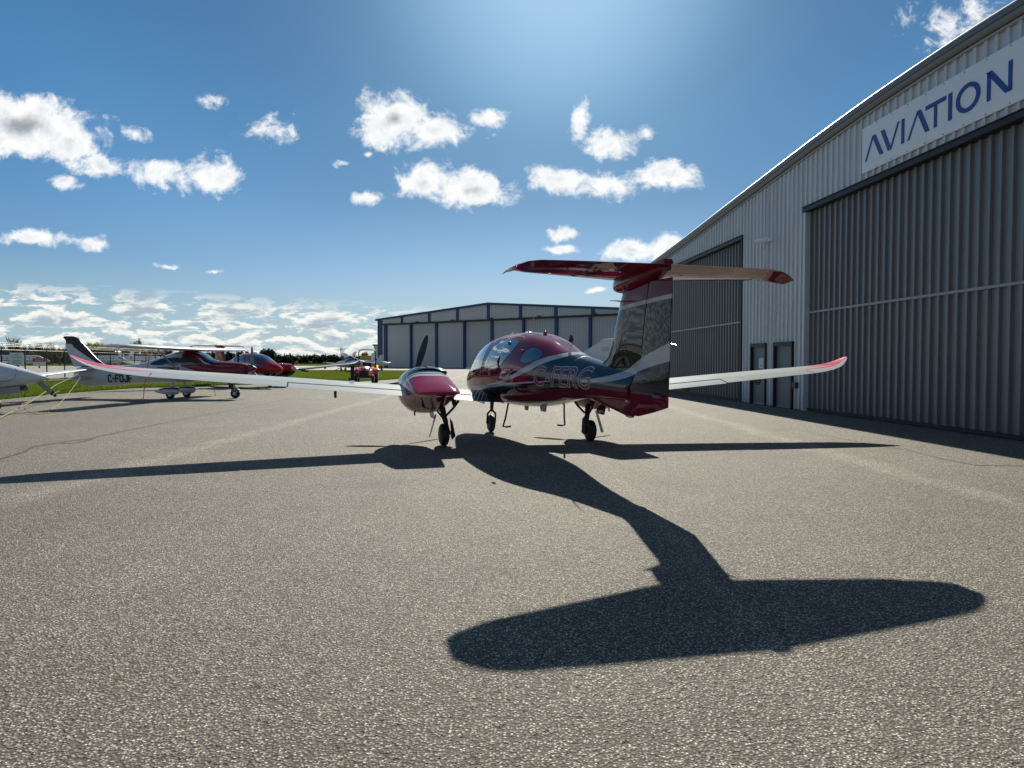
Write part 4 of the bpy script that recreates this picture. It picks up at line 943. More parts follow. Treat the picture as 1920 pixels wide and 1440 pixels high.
GL = {'C': [[(1, .82), (.8, 1), (.2, 1), (0, .82), (0, .18), (.2, 0), (.8, 0), (1, .18)]], '-': [[(.15, .48), (.85, .48)]], 'F': [[(0, 0), (0, 1), (1, 1)], [(0, .52), (.8, .52)]],
      'D': [[(0, 0), (0, 1), (.75, 1), (1, .8), (1, .2), (.75, 0), (0, 0)]], 'J': [[(1, 1), (1, .2), (.78, 0), (.22, 0), (0, .2), (0, .3)]]}
b = MB(); y0 = -3.02
for ch in 'C-FDJF':
    for st in GL[ch]:
        for (u0, v0), (u1, v1) in zip(st, st[1:]):
            k = .07 if ch == '-' else .13; p_ = np.array([y0 + u0 * k, .68 + v0 * .27]); q_ = np.array([y0 + u1 * k, .68 + v1 * .27]); d = (q_ - p_) / np.linalg.norm(q_ - p_); n_ = np.array([-d[1], d[0]]) * .028; e_ = d * .026
            e_ = e_ if abs(d[1]) < .5 else e_ * .9; a0, a1 = p_ - e_, q_ + e_; L_ = [a0 + (a1 - a0) * t - n_ for t in np.linspace(0, 1, 8)]; R_ = [a0 + (a1 - a0) * t + n_ for t in np.linspace(0, 1, 8)]; b.loft([[(sd(a, c) + .012, a, c) for a, c in L_], [(sd(a, c) + .012, a, c) for a, c in R_]], closed=False)
    y0 += .13 if ch == '-' else .195
b.build('registration_letters', 'letterblack', B_, angle=0)
b = MB(); b.tube([(0, 1.95, 1.49), (0, 1.93, 2.0)], .006); b.build('aerial', 'dark', T)

# white single at the left edge of the apron
T = thing('low_wing_aeroplane', (-17.22, 21.19, 0), R(-88), 'white low-wing aeroplane with pointed nose, cut off by the left edge of the photo', 'aeroplane')
b, sd2 = body_loft([(-4.4, .9, 1.2, .05), (-3, .8, 1.3, .2), (-1.5, .62, 1.45, .42), (0, .55, 1.6, .56), (1.0, .58, 1.58, .54), (1.8, .68, 1.44, .45), (2.3, .76, 1.30, .34), (2.7, .85, 1.17, .21), (2.95, .93, 1.07, .10), (3.08, .97, 1.02, .035), (3.12, .985, 1.005, .012)], m=60)
B2 = b.build('fuselage', 'white', T, angle=60)
b, _ = body_loft([(-1.2, .85, 1.5, .40), (-.4, .9, 1.86, .50), (.3, .9, 1.95, .50), (.9, .9, 1.78, .45), (1.3, .9, 1.5, .36)], m=20); b.build('canopy', 'glass', T)
for s in (-1, 1):
    seam([(1.55, .9), (2.12, .92), (2.30, 1.0), (2.33, 1.12), (2.30, 1.24), (2.22, 1.30)], s, .012, .005, sd2, closed=False).build('cowl_seam', 'dark', B2)
    b = MB(); b.box(s * (sd2(2.0, 1.05) + .004) - .004, s * (sd2(2.0, 1.05) + .004) + .004, 1.95, 2.08, 1.035, 1.06); b.build('cowl_latch', 'steel', B2)
    surf([((s * .3, .78, .80), (s * .3, -.5, .80), .15), ((s * 4, .45, 1.0), (s * 4, -.42, 1.0), .14), ((s * 7.6, .2, 1.20), (s * 7.6, -.38, 1.20), .12), ((s * 8.1, .05, 1.25), (s * 8.1, -.36, 1.24), .06)]).build('wing', 'white', T)
    surf([((0, -3.7, 1.1), (0, -4.3, 1.1), .1), ((s * 1.6, -3.85, 1.1), (s * 1.6, -4.25, 1.1), .08)]).build('tailplane', 'white', T)
    b = MB(); b.tube([(s * .5, .2, .7), (s * 1.2, .1, .3)], .04); b.build('gear_leg', 'white', T); wheel(s * 1.25, .1, .2, .15, T)
finp([(-3.3, 1.25), (-4.1, 2.1), (-4.6, 2.1), (-4.35, 1.1)], .08).build('fin', 'white', T, bevel=.01)
b = MB(); b.loft([[(x, y, z) for x, z in ((-.26, .72), (.26, .72), (.22, .50), (-.22, .50))] for y in (.6, 2.0)] + [[(x, 2.35, z) for x, z in ((-.2, .78), (.2, .78), (.17, .62), (-.17, .62))]]); b.build('lower_cowl', 'grey', T, angle=0, bevel=.02)
b = MB(); b.box(-.17, .17, 2.1, 2.37, .63, .77); b.build('air_intake', 'black', T, bevel=.01)
b = MB(); b.tube([(0, 1.3, .6), (0, 1.47, .3)], .04); b.build('nose_gear_leg', 'gear', T); wheel(0, 1.47, .19, .14, T, 'nose_wheel_tyre')
o = Vector((-.05, 2.70, .94)); d0 = Vector((-.22, .66, -.70)).normalized()
def blade_piece(r0, r1, n_, mat, nm, par):
    b = MB(); rr = []
    for k in range(n_ + 1):
        r = r0 + (r1 - r0) * k / n_; f = r / .88; cc = .16 * (1 if f < .8 else 1 - .55 * (f - .8) / .2); d = Vector((.15, .72, .62)); d = (d - d0 * d.dot(d0)).normalized(); q = o + d0 * r * .82
        rr.append([q + d * cc * u + d.cross(d0) * .012 * v_ for u, v_ in ((-.5, 0), (-.2, 1), (.2, 1), (.5, 0), (0, -.4))])
    b.loft(rr); return b.build(nm, mat, par)
PB = blade_piece(.05, .66, 6, 'blade_grey', 'propeller_blade', T); blade_piece(.66, .73, 2, 'blade', 'blade_tip_band', PB); blade_piece(.73, .79, 2, 'white', 'blade_tip_band', PB); blade_piece(.79, .88, 2, 'blade', 'blade_tip_band', PB)

# aeroplane beyond the cabin of the twin: only its raised white fin shows
T = thing('white_aeroplane', (1.4, 38.1, 0), R(35), 'white aeroplane almost hidden behind the twin, its swept white fin showing beside the dark blade', 'aeroplane')
b, _ = body_loft([(-6.0, 1.40, 1.72, .05), (-4.6, 1.30, 1.84, .16), (-2.9, 1.15, 1.90, .32), (-1.5, .95, 1.95, .5), (0, .8, 2.05, .58), (1.2, .75, 1.9, .58), (2.6, .8, 1.5, .42), (3.1, .95, 1.3, .12)]); B3 = b.build('fuselage', 'white', T, angle=60)
finp([(-3.5, 1.84), (-5.30, 2.60), (-6.3, 2.60), (-6.0, 1.6)], .10).build('fin', 'white', T, bevel=.02)
b = MB(); b.box(-.07, .075, -5.7, -5.2, 2.02, 2.20); b.build('elevator_horn', 'beige', T, bevel=.02)
b = MB(); b.tube([(.09, -5.05, 1.85), (.09, -5.22, 2.02)], .03); b.build('trim_strut', 'black', T)
for s in (-1, 1):
    surf([((s * .4, .6, .92), (s * .4, -.7, .92), .14), ((s * 4.3, .5, 1.15), (s * 4.3, -.5, 1.15), .12)]).build('wing', 'white', T)
    b = MB(); b.tube([(s * 1.2, 0, .9), (s * 1.2, 0, .3)], .04); b.build('gear_leg', 'gear', T); wheel(s * 1.2, 0, .2, .15, T)
wheel(0, 2.2, .18, .13, T, 'nose_wheel_tyre'); b = MB(); b.tube([(0, 2.2, .85), (0, 2.2, .2)], .035); b.build('nose_gear_leg', 'gear', T)

# business jets beyond the fence
def jetf(n, oc):
    x, y, z = n.sep(oc)
    c = n.mix(n.step(n.m('ABSOLUTE', n.sub(z, 1.75)), .06, .05), (.62, .63, .64), (.10, .11, .14))
    return n.mix(n.step(z, 1.6, 1.5), c, (.22, .23, .25))
M['jet'] = P('jet_paint', rough=.3, colfn=jetf, coat=.8, coat_rough=.04)
def jet(loc, rz, L, label, nose='yellowbox', win=True):
    T = thing('business_jet', loc, rz, label, 'jet', 'jets parked beyond the fence'); k = L / 16
    b, sd3 = body_loft([(-8*k, 2.1, 2.4, .08), (-6*k, 1.75, 2.75, .45), (-3*k, 1.2, 3.05, .85), (3*k, 1.15, 3.05, .9), (5*k, 1.15, 3.0, .85), (6*k, 1.2, 2.75, .7), (6.6*k, 1.3, 2.4, .55), (7.4*k, 1.4, 2.1, .32), (7.7*k, 1.5, 1.95, .2)], m=50); B = b.build('fuselage', 'jet', T, angle=60)
    b = MB(); b.lathe((0, 7.7*k, 1.72), (0, 1, 0), [(0, .21), (.25, .15), (.42, .05), (.45, .01)]); b.build('nose_cone', nose, T)
    if win:
        for s in (-1, 1):
            for y in np.linspace(-2.2*k, 4*k, 7): patch([(y - .16, 2.3), (y, 2.45), (y + .16, 2.3), (y, 2.1)], s, .01, 3, sd3).build('window', 'glass', B)
            patch([(5.5*k, 2.45), (5.6*k, 2.68), (6.0*k, 2.6), (6.3*k, 2.4), (5.9*k, 2.38)], s, .01, 3, sd3).build('cockpit_window', 'glass', B)
    for s in (-1, 1):
        surf([((s * .5, 1.5, 1.25), (s * .5, -1.6, 1.25), .12), ((s * 6.5, -.9, 1.6), (s * 6.5, -2.0, 1.6), .1)]).build('wing', 'white', T)
        b = MB(); b.lathe((s * 1.35, -5.9*k, 2.65), (0, 1, 0), [(0, .28), (.2, .36), (1.6, .46), (2.1, .44), (2.15, .36)], 20); E_ = b.build('jet_engine', 'white', T)
        b = MB(); b.lathe((s * 1.35, -5.9*k + 2.06, 2.65), (0, 1, 0), [(0, .02), (.1, .36), (.11, .02)], 16); b.build('intake', 'black', E_)
        surf([((0, -7.3*k, 4.3), (0, -8.4*k, 4.3), .1), ((s * 2.2, -7.9*k, 4.3), (s * 2.2, -8.6*k, 4.3), .1)]).build('tailplane', 'white', T)
        b = MB(); b.tube([(s * 1.5, -.6, 1.3), (s * 1.5, -.6, .4)], .08); b.build('gear_leg', 'gear', T); wheel(s * 1.5, -.6, .35, .22, T)
    finp([(-5.8*k, 2.7), (-7.2*k, 4.45), (-8.3*k, 4.45), (-7.6*k, 2.2)], .16).build('fin', 'white', T, bevel=.03)
    b = MB(); b.tube([(0, 5.6*k, 1.3), (0, 5.6*k, .3)], .06); b.build('nose_gear_leg', 'gear', T); wheel(0, 5.6*k, .25, .2, T, 'nose_wheel_tyre')
    return T
jet((-117.3, 165, 0), R(-93), 17, 'white business jet with a yellow nose and row of round windows behind the fence')
jet((-112.5, 196, 0), R(88), 13, 'small white jet showing its upright fin, past the yellow-nosed jet', 'white', False)
jet((-104, 178, 0), R(-100), 14, 'white jet with a dark engine intake, seen under the high wing', 'white')
jet((-100.5, 190, 0), R(-82), 12, 'grey-bellied jet at the end of the row, beside the cabin of the high-wing aeroplane', 'grey', False)

# small planes towards the far hangar
def lowplane(loc, rz, label, s_=1.):
    T = thing('small_aeroplane', loc, rz, label, 'aeroplane', 'small aeroplanes on the far apron')
    b, _ = body_loft([(-4.5, 1.2, 1.4, .06), (-2.5, .9, 1.5, .3), (-1, .7, 1.9, .5), (0, .6, 2.2, .56), (1.0, .6, 1.9, .56), (1.6, .65, 1.55, .5), (2.8, .8, 1.35, .3), (3.1, 1.0, 1.15, .05)]); b.build('fuselage', 'white', T, angle=60)
    b, _ = body_loft([(-1.0, 1.3, 1.86, .44), (0, 1.3, 2.26, .5), (1.0, 1.3, 1.96, .5), (1.4, 1.3, 1.7, .4)]); b.build('canopy', 'glass', T)
    for s in (-1, 1):
        surf([((s * .4, .7, .8), (s * .4, -.7, .8), .14), ((s * 5.4, .5, 1.25), (s * 5.4, -.4, 1.25), .12)]).build('wing', 'white', T)
        surf([((0, -3.8, 1.3), (0, -4.5, 1.3), .1), ((s * 1.7, -3.9, 1.3), (s * 1.7, -4.5, 1.3), .1)]).build('tailplane', 'white', T)
        b = MB(); b.tube([(s * 1.2, 0, .8), (s * 1.2, 0, .2)], .05); b.build('gear_leg', 'gear', T); wheel(s * 1.2, 0, .22, .15, T)
    finp([(-3.4, 1.4), (-4.3, 2.7), (-4.9, 2.7), (-4.6, 1.2)], .08).build('fin', 'white', T, bevel=.01)
    wheel(0, 2.0, .2, .14, T, 'nose_wheel_tyre'); b = MB(); b.tube([(0, 2, .8), (0, 2, .2)], .04); b.build('nose_gear_leg', 'gear', T)
    T.scale = (s_,) * 3
    return T
lowplane((-24.9, 110, 0), R(100), 'white aeroplane with rounded canopy on the taxiway left of the tractor roll bar', .95)
lowplane((-27.2, 118, 0), R(60), 'white aeroplane whose wing reaches left, farther back on the taxiway', 1.1)
lowplane((-24.3, 120, 0), R(-110), 'white aeroplane behind the tractor, beside the corner of the far hangar', 1.1)

# ---------------------------------------------------------------- tractor
TRS = T = thing('tractor', (-10.35, 49.6, 0), R(186), 'orange-red compact tractor with black roll bar and yellow tool box on the grass edge', 'tractor')
b = MB(); b.loft([[(x * w_, y, z) for x, z in ((-1, .5), (-1, .95 * h_), (-.8, 1.12 * h_), (-.3, 1.2 * h_), (.3, 1.2 * h_), (.8, 1.12 * h_), (1, .95 * h_), (1, .5))] for y, w_, h_ in ((.35, .36, 1.0), (1.0, .36, .99), (1.45, .33, .95), (1.62, .28, .88))]); HD = b.build('bonnet', 'orange', T, bevel=.02)
b = MB(); b.loft([[(x * w_, y, z) for x, z in ((-1, .42), (-1, .80), (-.7, .92), (.7, .92), (1, .80), (1, .42))] for y, w_ in ((1.60, .29), (1.68, .26))]); b.build('grille', 'black', HD, bevel=.01)
for s in (-1, 1):
    b = MB(); b.ellipsoid((s * .2, 1.645, .93), (.11, .05, .05)); b.build('headlight', 'white', HD)
    b = MB(); b.loft([[(s * x, y, z) for x, z in ((.38, z0_), (.72, z0_), (.72, z0_ + .05), (.38, z0_ + .05))] for y, z0_ in ((.12, .62), (-.05, .90), (-.4, 1.02), (-.8, .98), (-1.0, .75))]); b.build('fender', 'orange', T, bevel=.01)
    b = MB(); b.lathe((s * .56 - .14, -.5, .48), (1, 0, 0), [(0, .2), (.01, .4), (.05, .48), (.23, .48), (.27, .4), (.28, .2)], 28); W1 = b.build('rear_wheel', 'black', T)
    b = MB(); b.lathe((s * .56 - .145, -.5, .48), (1, 0, 0), [(0, .02), (.004, .24), (.286, .24), (.29, .02)], 16); b.build('rim', 'orange', W1)
    b = MB(); b.lathe((s * .50 - .09, 1.1, .30), (1, 0, 0), [(0, .12), (.01, .25), (.04, .30), (.14, .30), (.17, .25), (.18, .12)], 24); W1 = b.build('front_wheel', 'black', T)
    b = MB(); b.lathe((s * .50 - .094, 1.1, .30), (1, 0, 0), [(0, .02), (.004, .15), (.184, .15), (.188, .02)], 16); b.build('rim', 'orange', W1)
b = MB(); b.tube([(-.66, -.3, 1.05), (-.66, -.3, 1.12)], .02); b.lathe((-.66, -.3, 1.12), (0, 0, 1), [(0, .06), (.12, .06), (.15, .03)], 12); b.build('flasher', 'lamp', T)
b = MB(); b.tube([(-.52, -.75, .7), (-.52, -.75, 2.15), (-.47, -.75, 2.30), (-.36, -.75, 2.36), (.36, -.75, 2.36), (.47, -.75, 2.30), (.52, -.75, 2.15), (.52, -.75, .7)], .035); b.build('roll_bar', 'gear', T)
b = MB(); b.box(-.28, .28, -.55, -.1, .85, .98); b.loft([[(x, -.5 - k * .15, .95 + k * .5) for x in (-.27, .27)] + [(x, -.62 - k * .15, .95 + k * .5) for x in (.27, -.27)] for k in (0, .4, 1)]); b.build('seat', 'black', T, bevel=.03)
b = MB(); b.tube([(0, .35, .95), (0, .15, 1.32)], .025); b.tube([(.2 * math.cos(a), .13 + .08 * math.sin(a), 1.33 + .18 * math.sin(a)) for a in np.linspace(0, 2 * math.pi, 21)], .016); b.build('steering_wheel', 'black', T)
b = MB(); b.box(-.25, .45, -1.05, -.72, 1.62, 1.95); TBX = b.build('tool_box', 'yellowbox', T, bevel=.015); b = MB(); b.box(.2, .34, -.72, -.70, 1.74, 1.88); b.build('latch', 'grey', TBX, bevel=.005)
b = MB(); b.box(-.33, .33, -.9, .9, .42, .70); b.box(-.62, .62, -.15, .35, .36, .41); b.build('chassis', 'dark', T, bevel=.02)
b = MB(); b.box(.62, .84, .9, 1.02, .15, 1.22); b.box(.60, 1.0, .85, .95, 1.14, 1.2); b.box(.35, .84, .9, 1.0, .2, .32); b.box(.86, .96, .92, 1.0, .2, .4); b.build('hitch_frame', 'black', T, bevel=.01)
b = MB(); b.box(.3, .62, .6, .64, 1.25, 1.5); b.build('guard_rail', 'red', T, angle=0); TRS.scale = (1.15, 1, 1.0)

# ---------------------------------------------------------------- fence
def fline(y): return -34.4 - .16 * (y - 50)
T = thing('chain_link_fence', (0, 0, 0), 0, 'black chain link fence with barbed wire arms running away from the apron', 'fence')
FYS = [41.0, 43.6, 46.3, 49.2, 52.2, 55.0, 57.9, 61.0, 63.7, 66.4, 69.5, 72.6, 75.5, 78.5]
for i, y in enumerate(FYS):
    x = fline(y); b = MB(); b.tube([(x, y, 0), (x, y, 2.45)], .045); b.tube([(x, y, 2.42), (x - .28, y - .1, 2.85)], .022); b.build('post', 'dark', T)
for z, r, mt, nm in ((2.30, .03, 'dark', 'top_rail'), (.1, .02, 'dark', 'bottom_rail'), (2.55, .012, 'galv', 'barbed_wire'), (2.66, .012, 'galv', 'barbed_wire'), (2.78, .018, 'white', 'barbed_wire')):
    b = MB(); dx_ = -.65 * max(0, z - 2.42); b.tube([(fline(y) + dx_, y, z) for y in (FYS[0], FYS[-1])], r, 6); b.build(nm, mt, T)
def meshf():
    m = P('chain_link_mesh', (.05, .05, .055), .5, .5); n = NT(m.node_tree); oc = n.n('ShaderNodeTexCoord').outputs['Object']; x, y, z = n.sep(oc)
    a = n.m('FRACT', n.mul(n.add(y, z), 12)); c = n.m('FRACT', n.mul(n.sub(y, z), 12))
    k = n.m('MAXIMUM', n.m('LESS_THAN', a, .12), n.m('LESS_THAN', c, .12)); n.put(m.node_tree.nodes['Principled BSDF'].inputs['Alpha'], k); return m
M['mesh'] = meshf()
b = MB(); b.loft([[(fline(y), y, .1) for y in (FYS[0], FYS[-1])], [(fline(y), y, 2.3) for y in (FYS[0], FYS[-1])]], closed=False); b.build('wire_mesh', 'mesh', T, angle=0)
def fsign(y0, y1, z0, z1, rows, label, red=False):
    d = Vector((fline(y1) - fline(y0), y1 - y0, 0)).normalized(); nr = Vector((.92, -.38, 0)).normalized()
    # a board hung across the fence, turned to the apron
    o = Vector((fline(y0) + .08, y0, 0)); rt = Vector((.93, .37, 0)).normalized(); w_ = (y1)
    S_ = thing('fence_sign', (0, 0, 0), 0, label, 'sign')
    nn_ = rt.cross(Vector((0, 0, 1)))
    def bd(b, u0, u1, a0, a1, t0, t1):
        pts = [o + rt * u + nn_ * t + Vector((0, 0, a)) for u, t, a in ((u0,t0,a0),(u1,t0,a0),(u1,t1,a0),(u0,t1,a0),(u0,t0,a1),(u1,t0,a1),(u1,t1,a1),(u0,t1,a1))]
        i = b.addv(pts)
        for f in ((0,1,2,3),(7,6,5,4),(4,5,1,0),(5,6,2,1),(6,7,3,2),(7,4,0,3)): b.f.append(tuple(i + j for j in f))
    return S_, bd, o, rt, nn_
def put_text(S_, o, rt, nn_, txt, u, z, h, w_, mat, t=.02):
    v, f = text_mesh(txt, 1, .01, 0, 1, 9); x0, x1, z0, z1 = v[:, 0].min(), v[:, 0].max(), v[:, 1].min(), v[:, 1].max()
    b = MB(); b.v = [tuple(o + rt * (u - w_ / 2 + (q[0] - x0) / (x1 - x0) * w_) + nn_ * t + Vector((0, 0, z + (q[1] - z0) / (z1 - z0) * h))) for q in v]; b.f = f; return b.build('lettering', mat, S_, angle=0)
S_, bd, o, rt, nn_ = fsign(47.25, .75, 0, 0, 0, 'white sign with NO TRESPASSING lettering hung on the fence')
b = MB(); bd(b, -.05, .72, 1.28, 2.12, 0, .015); b.build('sign_board', 'signw', S_, angle=0)
put_text(S_, o, rt, nn_, 'NO', .335, 1.93, .11, .2, 'letterblack'); put_text(S_, o, rt, nn_, 'TRESPASSING', .335, 1.76, .08, .62, 'letterblack')
put_text(S_, o, rt, nn_, 'OFFENCE', .335, 1.53, .09, .42, 'letterblack'); put_text(S_, o, rt, nn_, 'NO PARKING', .335, 1.38, .09, .52, 'letterblack')
S_, bd, o, rt, nn_ = fsign(50.3, .75, 0, 0, 0, 'red and white warning sign on the fence post')
b = MB(); bd(b, -.1, .68, 1.50, 1.78, 0, .015); RB = b.build('red_panel', 'signred', S_, angle=0); b = MB(); bd(b, -.1, .68, 1.27, 1.497, 0, .015); b.build('white_panel', 'signw', S_, angle=0)
put_text(S_, o, rt, nn_, 'RESTRICTED', .29, 1.68, .06, .6, 'paper'); put_text(S_, o, rt, nn_, 'AREA', .29, 1.56, .06, .5, 'paper'); put_text(S_, o, rt, nn_, 'AUTHORIZED ONLY', .29, 1.36, .05, .6, 'letterblack')

# ---------------------------------------------------------------- ropes
def rope(name, pts, r, mat, label, cat='rope', group=None):
    b = MB(); b.tube(pts, r, 6); return tag(b.build(name, mat), label, cat, group)
rope('tie_down_rope', [(-13.75, 26.6, 1.93), (-13.68, 26.1, .95), (-13.55, 25.6, .01)], .014, 'orange_rope', 'orange tie-down strap from the near wing of the C-FDJF aeroplane', group='tie-down ropes')
rope('tie_down_rope', [(-13.5, 31.0, 1.93), (-13.3, 30.9, .9), (-13.0, 30.6, .01)], .014, 'orange_rope', 'orange tie-down strap from the far wing of the C-FDJF aeroplane', group='tie-down ropes')
rope('tie_down_strap', [(-10.95, 46.3, 1.30), (-12.2, 45.3, .6), (-13.2, 44.6, .01)], .022, 'orange_rope', 'orange strap slanting down from the wing of the red twin', 'strap')
rope('tie_down_rope', [(-17.5, 28.6, 1.13), (-16.35, 25, .66), (-15.0, 21.7, .24), (-14.0, 19.4, .07), (-13.25, 17.9, .01)], .012, 'yellow_rope', 'yellow rope slanting from the white wing tip to the ground at left edge', group='tie-down ropes')
rope('tie_down_rope', [(-17.5, 28.6, 1.13), (-16.9, 27.0, .6), (-16.57, 26, .25), (-15.6, 24, .03), (-14.3, 21.6, .012), (-13.5, 20.3, .012), (-13.5, 19.8, .012), (-14.0, 20.2, .05), (-14.4, 20.6, .14)], .011, 'yellow_rope', 'slack yellow rope looping over the asphalt under the white wing', group='tie-down ropes')
rope('mooring_cable', [(-17.9, 29.0, .48), (-17.2, 26.4, .36), (-16.5, 24.2, .22), (-15.9, 22.6, .12)], .013, 'black', 'dark cable from the tail of C-FDJF down towards the asphalt', 'cable')

# ---------------------------------------------------------------- trees
def tree_bare(seed, leaf, nleaf, H_=1.0, spread=.42, lsz=.035):
    rg = random.Random(seed); wood = MB(); lf = MB(); tips = []
    def grow(p, d, L, r, dep):
        q = p + d * L; m_ = p.lerp(q, .5) + Vector((rg.uniform(-1, 1), rg.uniform(-1, 1), 0)) * L * .06
        wood.tube([p, m_, q], [r, r * .8, r * .6], 4 if dep > 1 else 6)
        if dep >= 2: tips.append((q, L)); tips.append((m_, L))
        if dep >= 4: return
        for k in range(rg.randint(2, 4) if dep else 6):
            a = rg.uniform(0, 6.28); t_ = rg.uniform(.35, .95) * spread * 1.6
            nd = (d + Vector((math.cos(a), math.sin(a), rg.uniform(-.1, .5))) * t_).normalized()
            grow(p.lerp(q, rg.uniform(.5, 1)), nd, L * rg.uniform(.55, .8), r * .55, dep + 1)
    grow(Vector((0, 0, 0)), Vector((0, 0, 1)), .34, .022, 0)
    for _ in range(nleaf):
        q, L = rg.choice(tips); c = q + Vector([rg.gauss(0, .035) for _ in range(3)])
        u = Vector([rg.gauss(0, 1) for _ in range(3)]).normalized(); v_ = u.cross(Vector([rg.gauss(0, 1) for _ in range(3)])).normalized(); s_ = lsz * rg.uniform(.5, 1.2)
        i = lf.addv([c - u * s_, c + v_ * s_ * .6, c + u * s_, c - v_ * s_ * .6]); lf.f.append((i, i + 1, i + 2, i + 3))
    return wood, lf
def conifer(seed, n=900, fat=.2):
    rg = random.Random(seed); wood = MB(); lf = MB(); wood.tube([(0, 0, 0), (0, 0, .95)], [.02, .004], 5)
    for _ in range(n):
        z = rg.random() ** .8 * .97 + .03; R_ = fat * (1 - z) ** .8 * rg.uniform(.5, 1.15) + .006; a = rg.uniform(0, 6.28)
        c = Vector((math.cos(a) * R_ * .7, math.sin(a) * R_ * .7, z)); o = Vector((math.cos(a), math.sin(a), rg.uniform(-.5, .1))); t_ = Vector((-math.sin(a), math.cos(a), 0)); s_ = .045 * rg.uniform(.5, 1.3) * (1.2 - z)
        i = lf.addv([c - t_ * s_, c + o * s_ * 1.6, c + t_ * s_]); lf.f.append((i, i + 1, i + 2))
        i = lf.addv([c + Vector((0, 0, s_)), c + o * s_ * 1.3, c - Vector((0, 0, s_ * .6))]); lf.f.append((i, i + 1, i + 2))
    return wood, lf
def clump(seed, n=1800):
    rg = random.Random(seed); wood = MB(); lf = MB(); wood.tube([(0, 0, 0), (0, 0, .6)], [.035, .015], 6)
    cs = [(Vector((rg.uniform(-.3, .3), rg.uniform(-.3, .3), rg.uniform(.3, .82))), rg.uniform(.12, .22)) for _ in range(14)]
    for _ in range(n):
        c0, r0 = rg.choice(cs); u = Vector([rg.gauss(0, 1) for _ in range(3)]).normalized(); c = c0 + u * r0 * rg.uniform(.6, 1.05); v_ = u.cross(Vector([rg.gauss(0, 1) for _ in range(3)])).normalized(); s_ = .045 * rg.uniform(.5, 1.2); w_ = (u + v_.cross(u) * .8).normalized()
        i = lf.addv([c - v_ * s_, c + w_ * s_, c + v_ * s_, c - w_ * s_]); lf.f.append((i, i + 1, i + 2, i + 3))
    return wood, lf
protos = {}
def mk(kind, wood, lf, leafm):
    mz = max(v[2] for v in wood.v + lf.v)
    for q in (wood, lf): q.v = [(a / mz, b_ / mz, c / mz) for a, b_, c in q.v]
    protos.setdefault(kind, []).append((wood, lf, leafm))
for s in range(3): mk('spring', *tree_bare(s + 1, 'a', 2200, lsz=.028), 'leaf_bright')
for s in range(2): mk('bud', *tree_bare(s + 11, 'a', 1500, lsz=.019), 'leaf_brown')
for s in range(2): mk('bare', *tree_bare(s + 21, 'a', 200, lsz=.012), 'leaf_brown')
for s in range(3): mk('conifer', *conifer(s + 31), 'leaf_dark')
for s in range(3): mk('round', *clump(s + 41), 'leaf_dark')
first = {}
LB = dict(spring=('spring_tree', 'yellow-green tree coming into leaf in the row beyond the fence', 'yellow-green trees in the far tree row'),
          bud=('budding_tree', 'brownish budding tree in the far row behind the parked jets', 'budding trees in the far tree row'),
          bare=('bare_tree', 'bare tree with open grey branches on the skyline', 'bare trees on the skyline'),
          conifer=('conifer_tree', 'dark pointed conifer in the wood beyond the taxiway', 'dark conifers beyond the taxiway'),
          round=('evergreen_tree', 'dark rounded evergreen in the wood beyond the taxiway', 'dark rounded evergreens on the horizon'))
def plant(kind, px, Y, top, wide=1., label=None, var=0):
    """px only chooses the bearing; the tree stands at its own distance with real height"""
    X = (px - 960) / 1310 * Y; H_ = 1.5 + (678.4 - top) / 1310 * Y
    v = var % len(protos[kind]); key = (kind, v)
    if key not in first:
        wood, lf, lm = protos[kind][v]; nm, lab, grp = LB[kind]
        t = thing(nm, (X, Y, 0), 0, lab, 'tree', grp); wood.build('trunk', 'bark', t, angle=0); lf.build('crown', lm, t, angle=0); first[key] = t
    else:
        t = copy_tree(first[key]); t.location = (X, Y, 0)
    t.rotation_euler = (0, 0, random.uniform(0, 6.28)); t.scale = (H_ * wide, H_ * wide, H_)
    t['label'] = label or LB[kind][1]
    return t
random.seed(8)
for i, px in enumerate(np.arange(-60, 420, 13)): plant('round' if i % 3 else 'conifer', px + random.uniform(-5, 5), random.uniform(330, 360), random.uniform(653, 661) + (0 if px < 180 else 4), 1.5, var=i)
for i, px in enumerate(np.arange(-40, 320, 10)): plant('bud', px + random.uniform(-6, 6), random.uniform(300, 325), random.uniform(640, 650), .8, var=i)
for px, tp in ((17, 629), (31, 631)): plant('bare', px, 330, tp, .8, 'tall bare tree rising above the dark row at the far left', var=px)
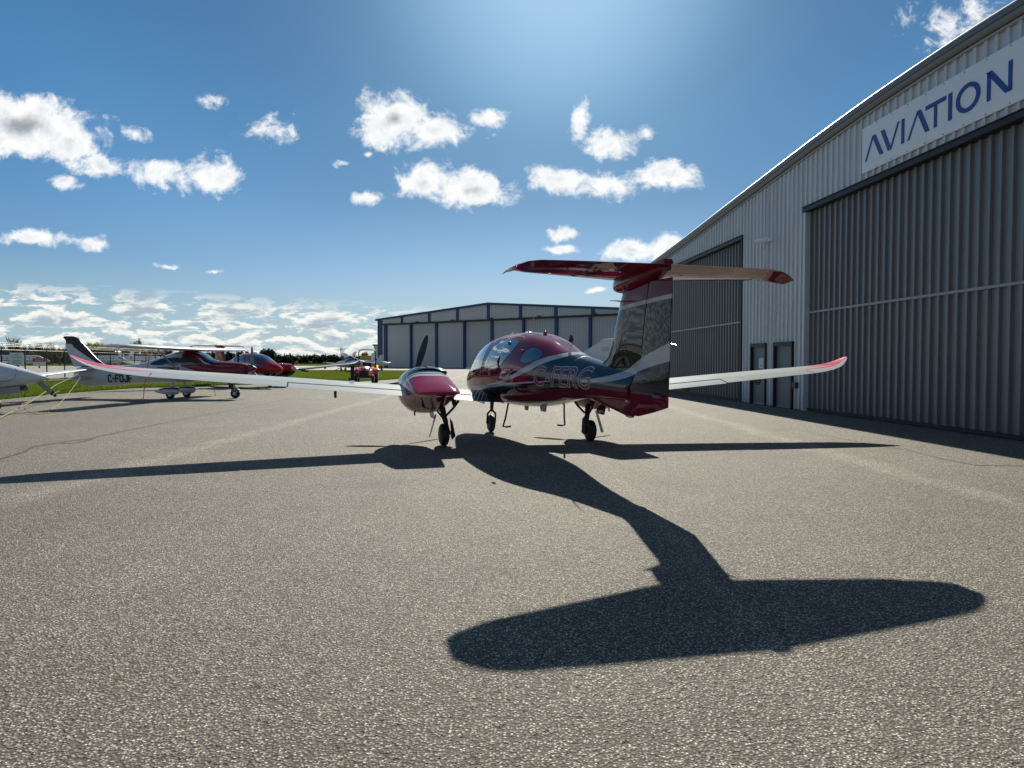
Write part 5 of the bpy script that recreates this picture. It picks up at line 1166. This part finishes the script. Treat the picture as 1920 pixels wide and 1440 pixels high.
for px, tp in ((165, 641), (178, 638), (190, 641), (204, 643), (216, 645), (228, 643), (238, 641), (285, 645), (292, 648), (150, 645), (171, 640), (184, 642), (197, 644), (222, 644), (246, 643), (270, 647), (112, 652), (60, 655)): plant('spring', px, 290 + random.uniform(0, 20), tp, .55, var=px)
plant('bud', 257, 270, 630, .62, 'tallest budding tree of the row, standing above the high wing tip', var=1)
plant('bare', 75, 320, 637, .7, var=0); plant('bare', 88, 325, 639, .7, var=1); plant('bare', 195, 320, 637, .6, var=0)
for i, px in enumerate(np.arange(300, 480, 11)): plant('conifer' if i % 2 else 'round', px + random.uniform(-3, 3), 420, random.uniform(655, 661), .9, var=i)
plant('round', 504, 300, 652, 1.15, 'large dark rounded evergreen standing above the tree line behind the red twin', var=0)
for i, px in enumerate(np.arange(508, 706, 5.2)): plant('conifer', px + random.uniform(-2, 2), random.uniform(500, 560), random.uniform(661, 666) + max(0, (px - 590) * .03), 1.0, var=i)
for i, px in enumerate(np.arange(500, 720, 9)): plant('round', px + random.uniform(-3, 3), random.uniform(470, 500), random.uniform(664, 668) + max(0, (px - 590) * .02), 1.7, var=i)
plant('bare', 641, 400, 647, .75, 'bare tree above the dark wood left of the tractor', var=0); plant('bare', 664, 410, 655, .7, var=1); plant('spring', 684, 380, 657, .9, 'yellow-green bushy tree between the tractor roll bar and the far hangar', var=1)
plant('spring', 462, 330, 656, .8, 'pale yellow-green bush behind the cabin of the red twin', var=2)
for px in (556, 582): plant('spring', px, 260, 676.5, 1.2, 'small green bush at the foot of the dark wood', var=px)
b = MB(); rr = np.linspace(-340, -80, 60)
tb = [(x, 575 + 12 * math.sin(x * .05), 0) for x in np.linspace(-420, -95, 80)]
b.loft([[(x, y, 0) for x, y, _ in tb], [(x, y + 2, 6.2 + 1.1 * math.sin(x * .9) + .8 * math.sin(x * 2.3)) for x, y, _ in tb], [(x, y + 30, 6 + math.sin(x * .7)) for x, y, _ in tb]], closed=False)
tag(b.build('distant_wood', 'leaf_dark', angle=0), 'dark mass of the far wood behind the conifers', 'wood', kind='stuff')
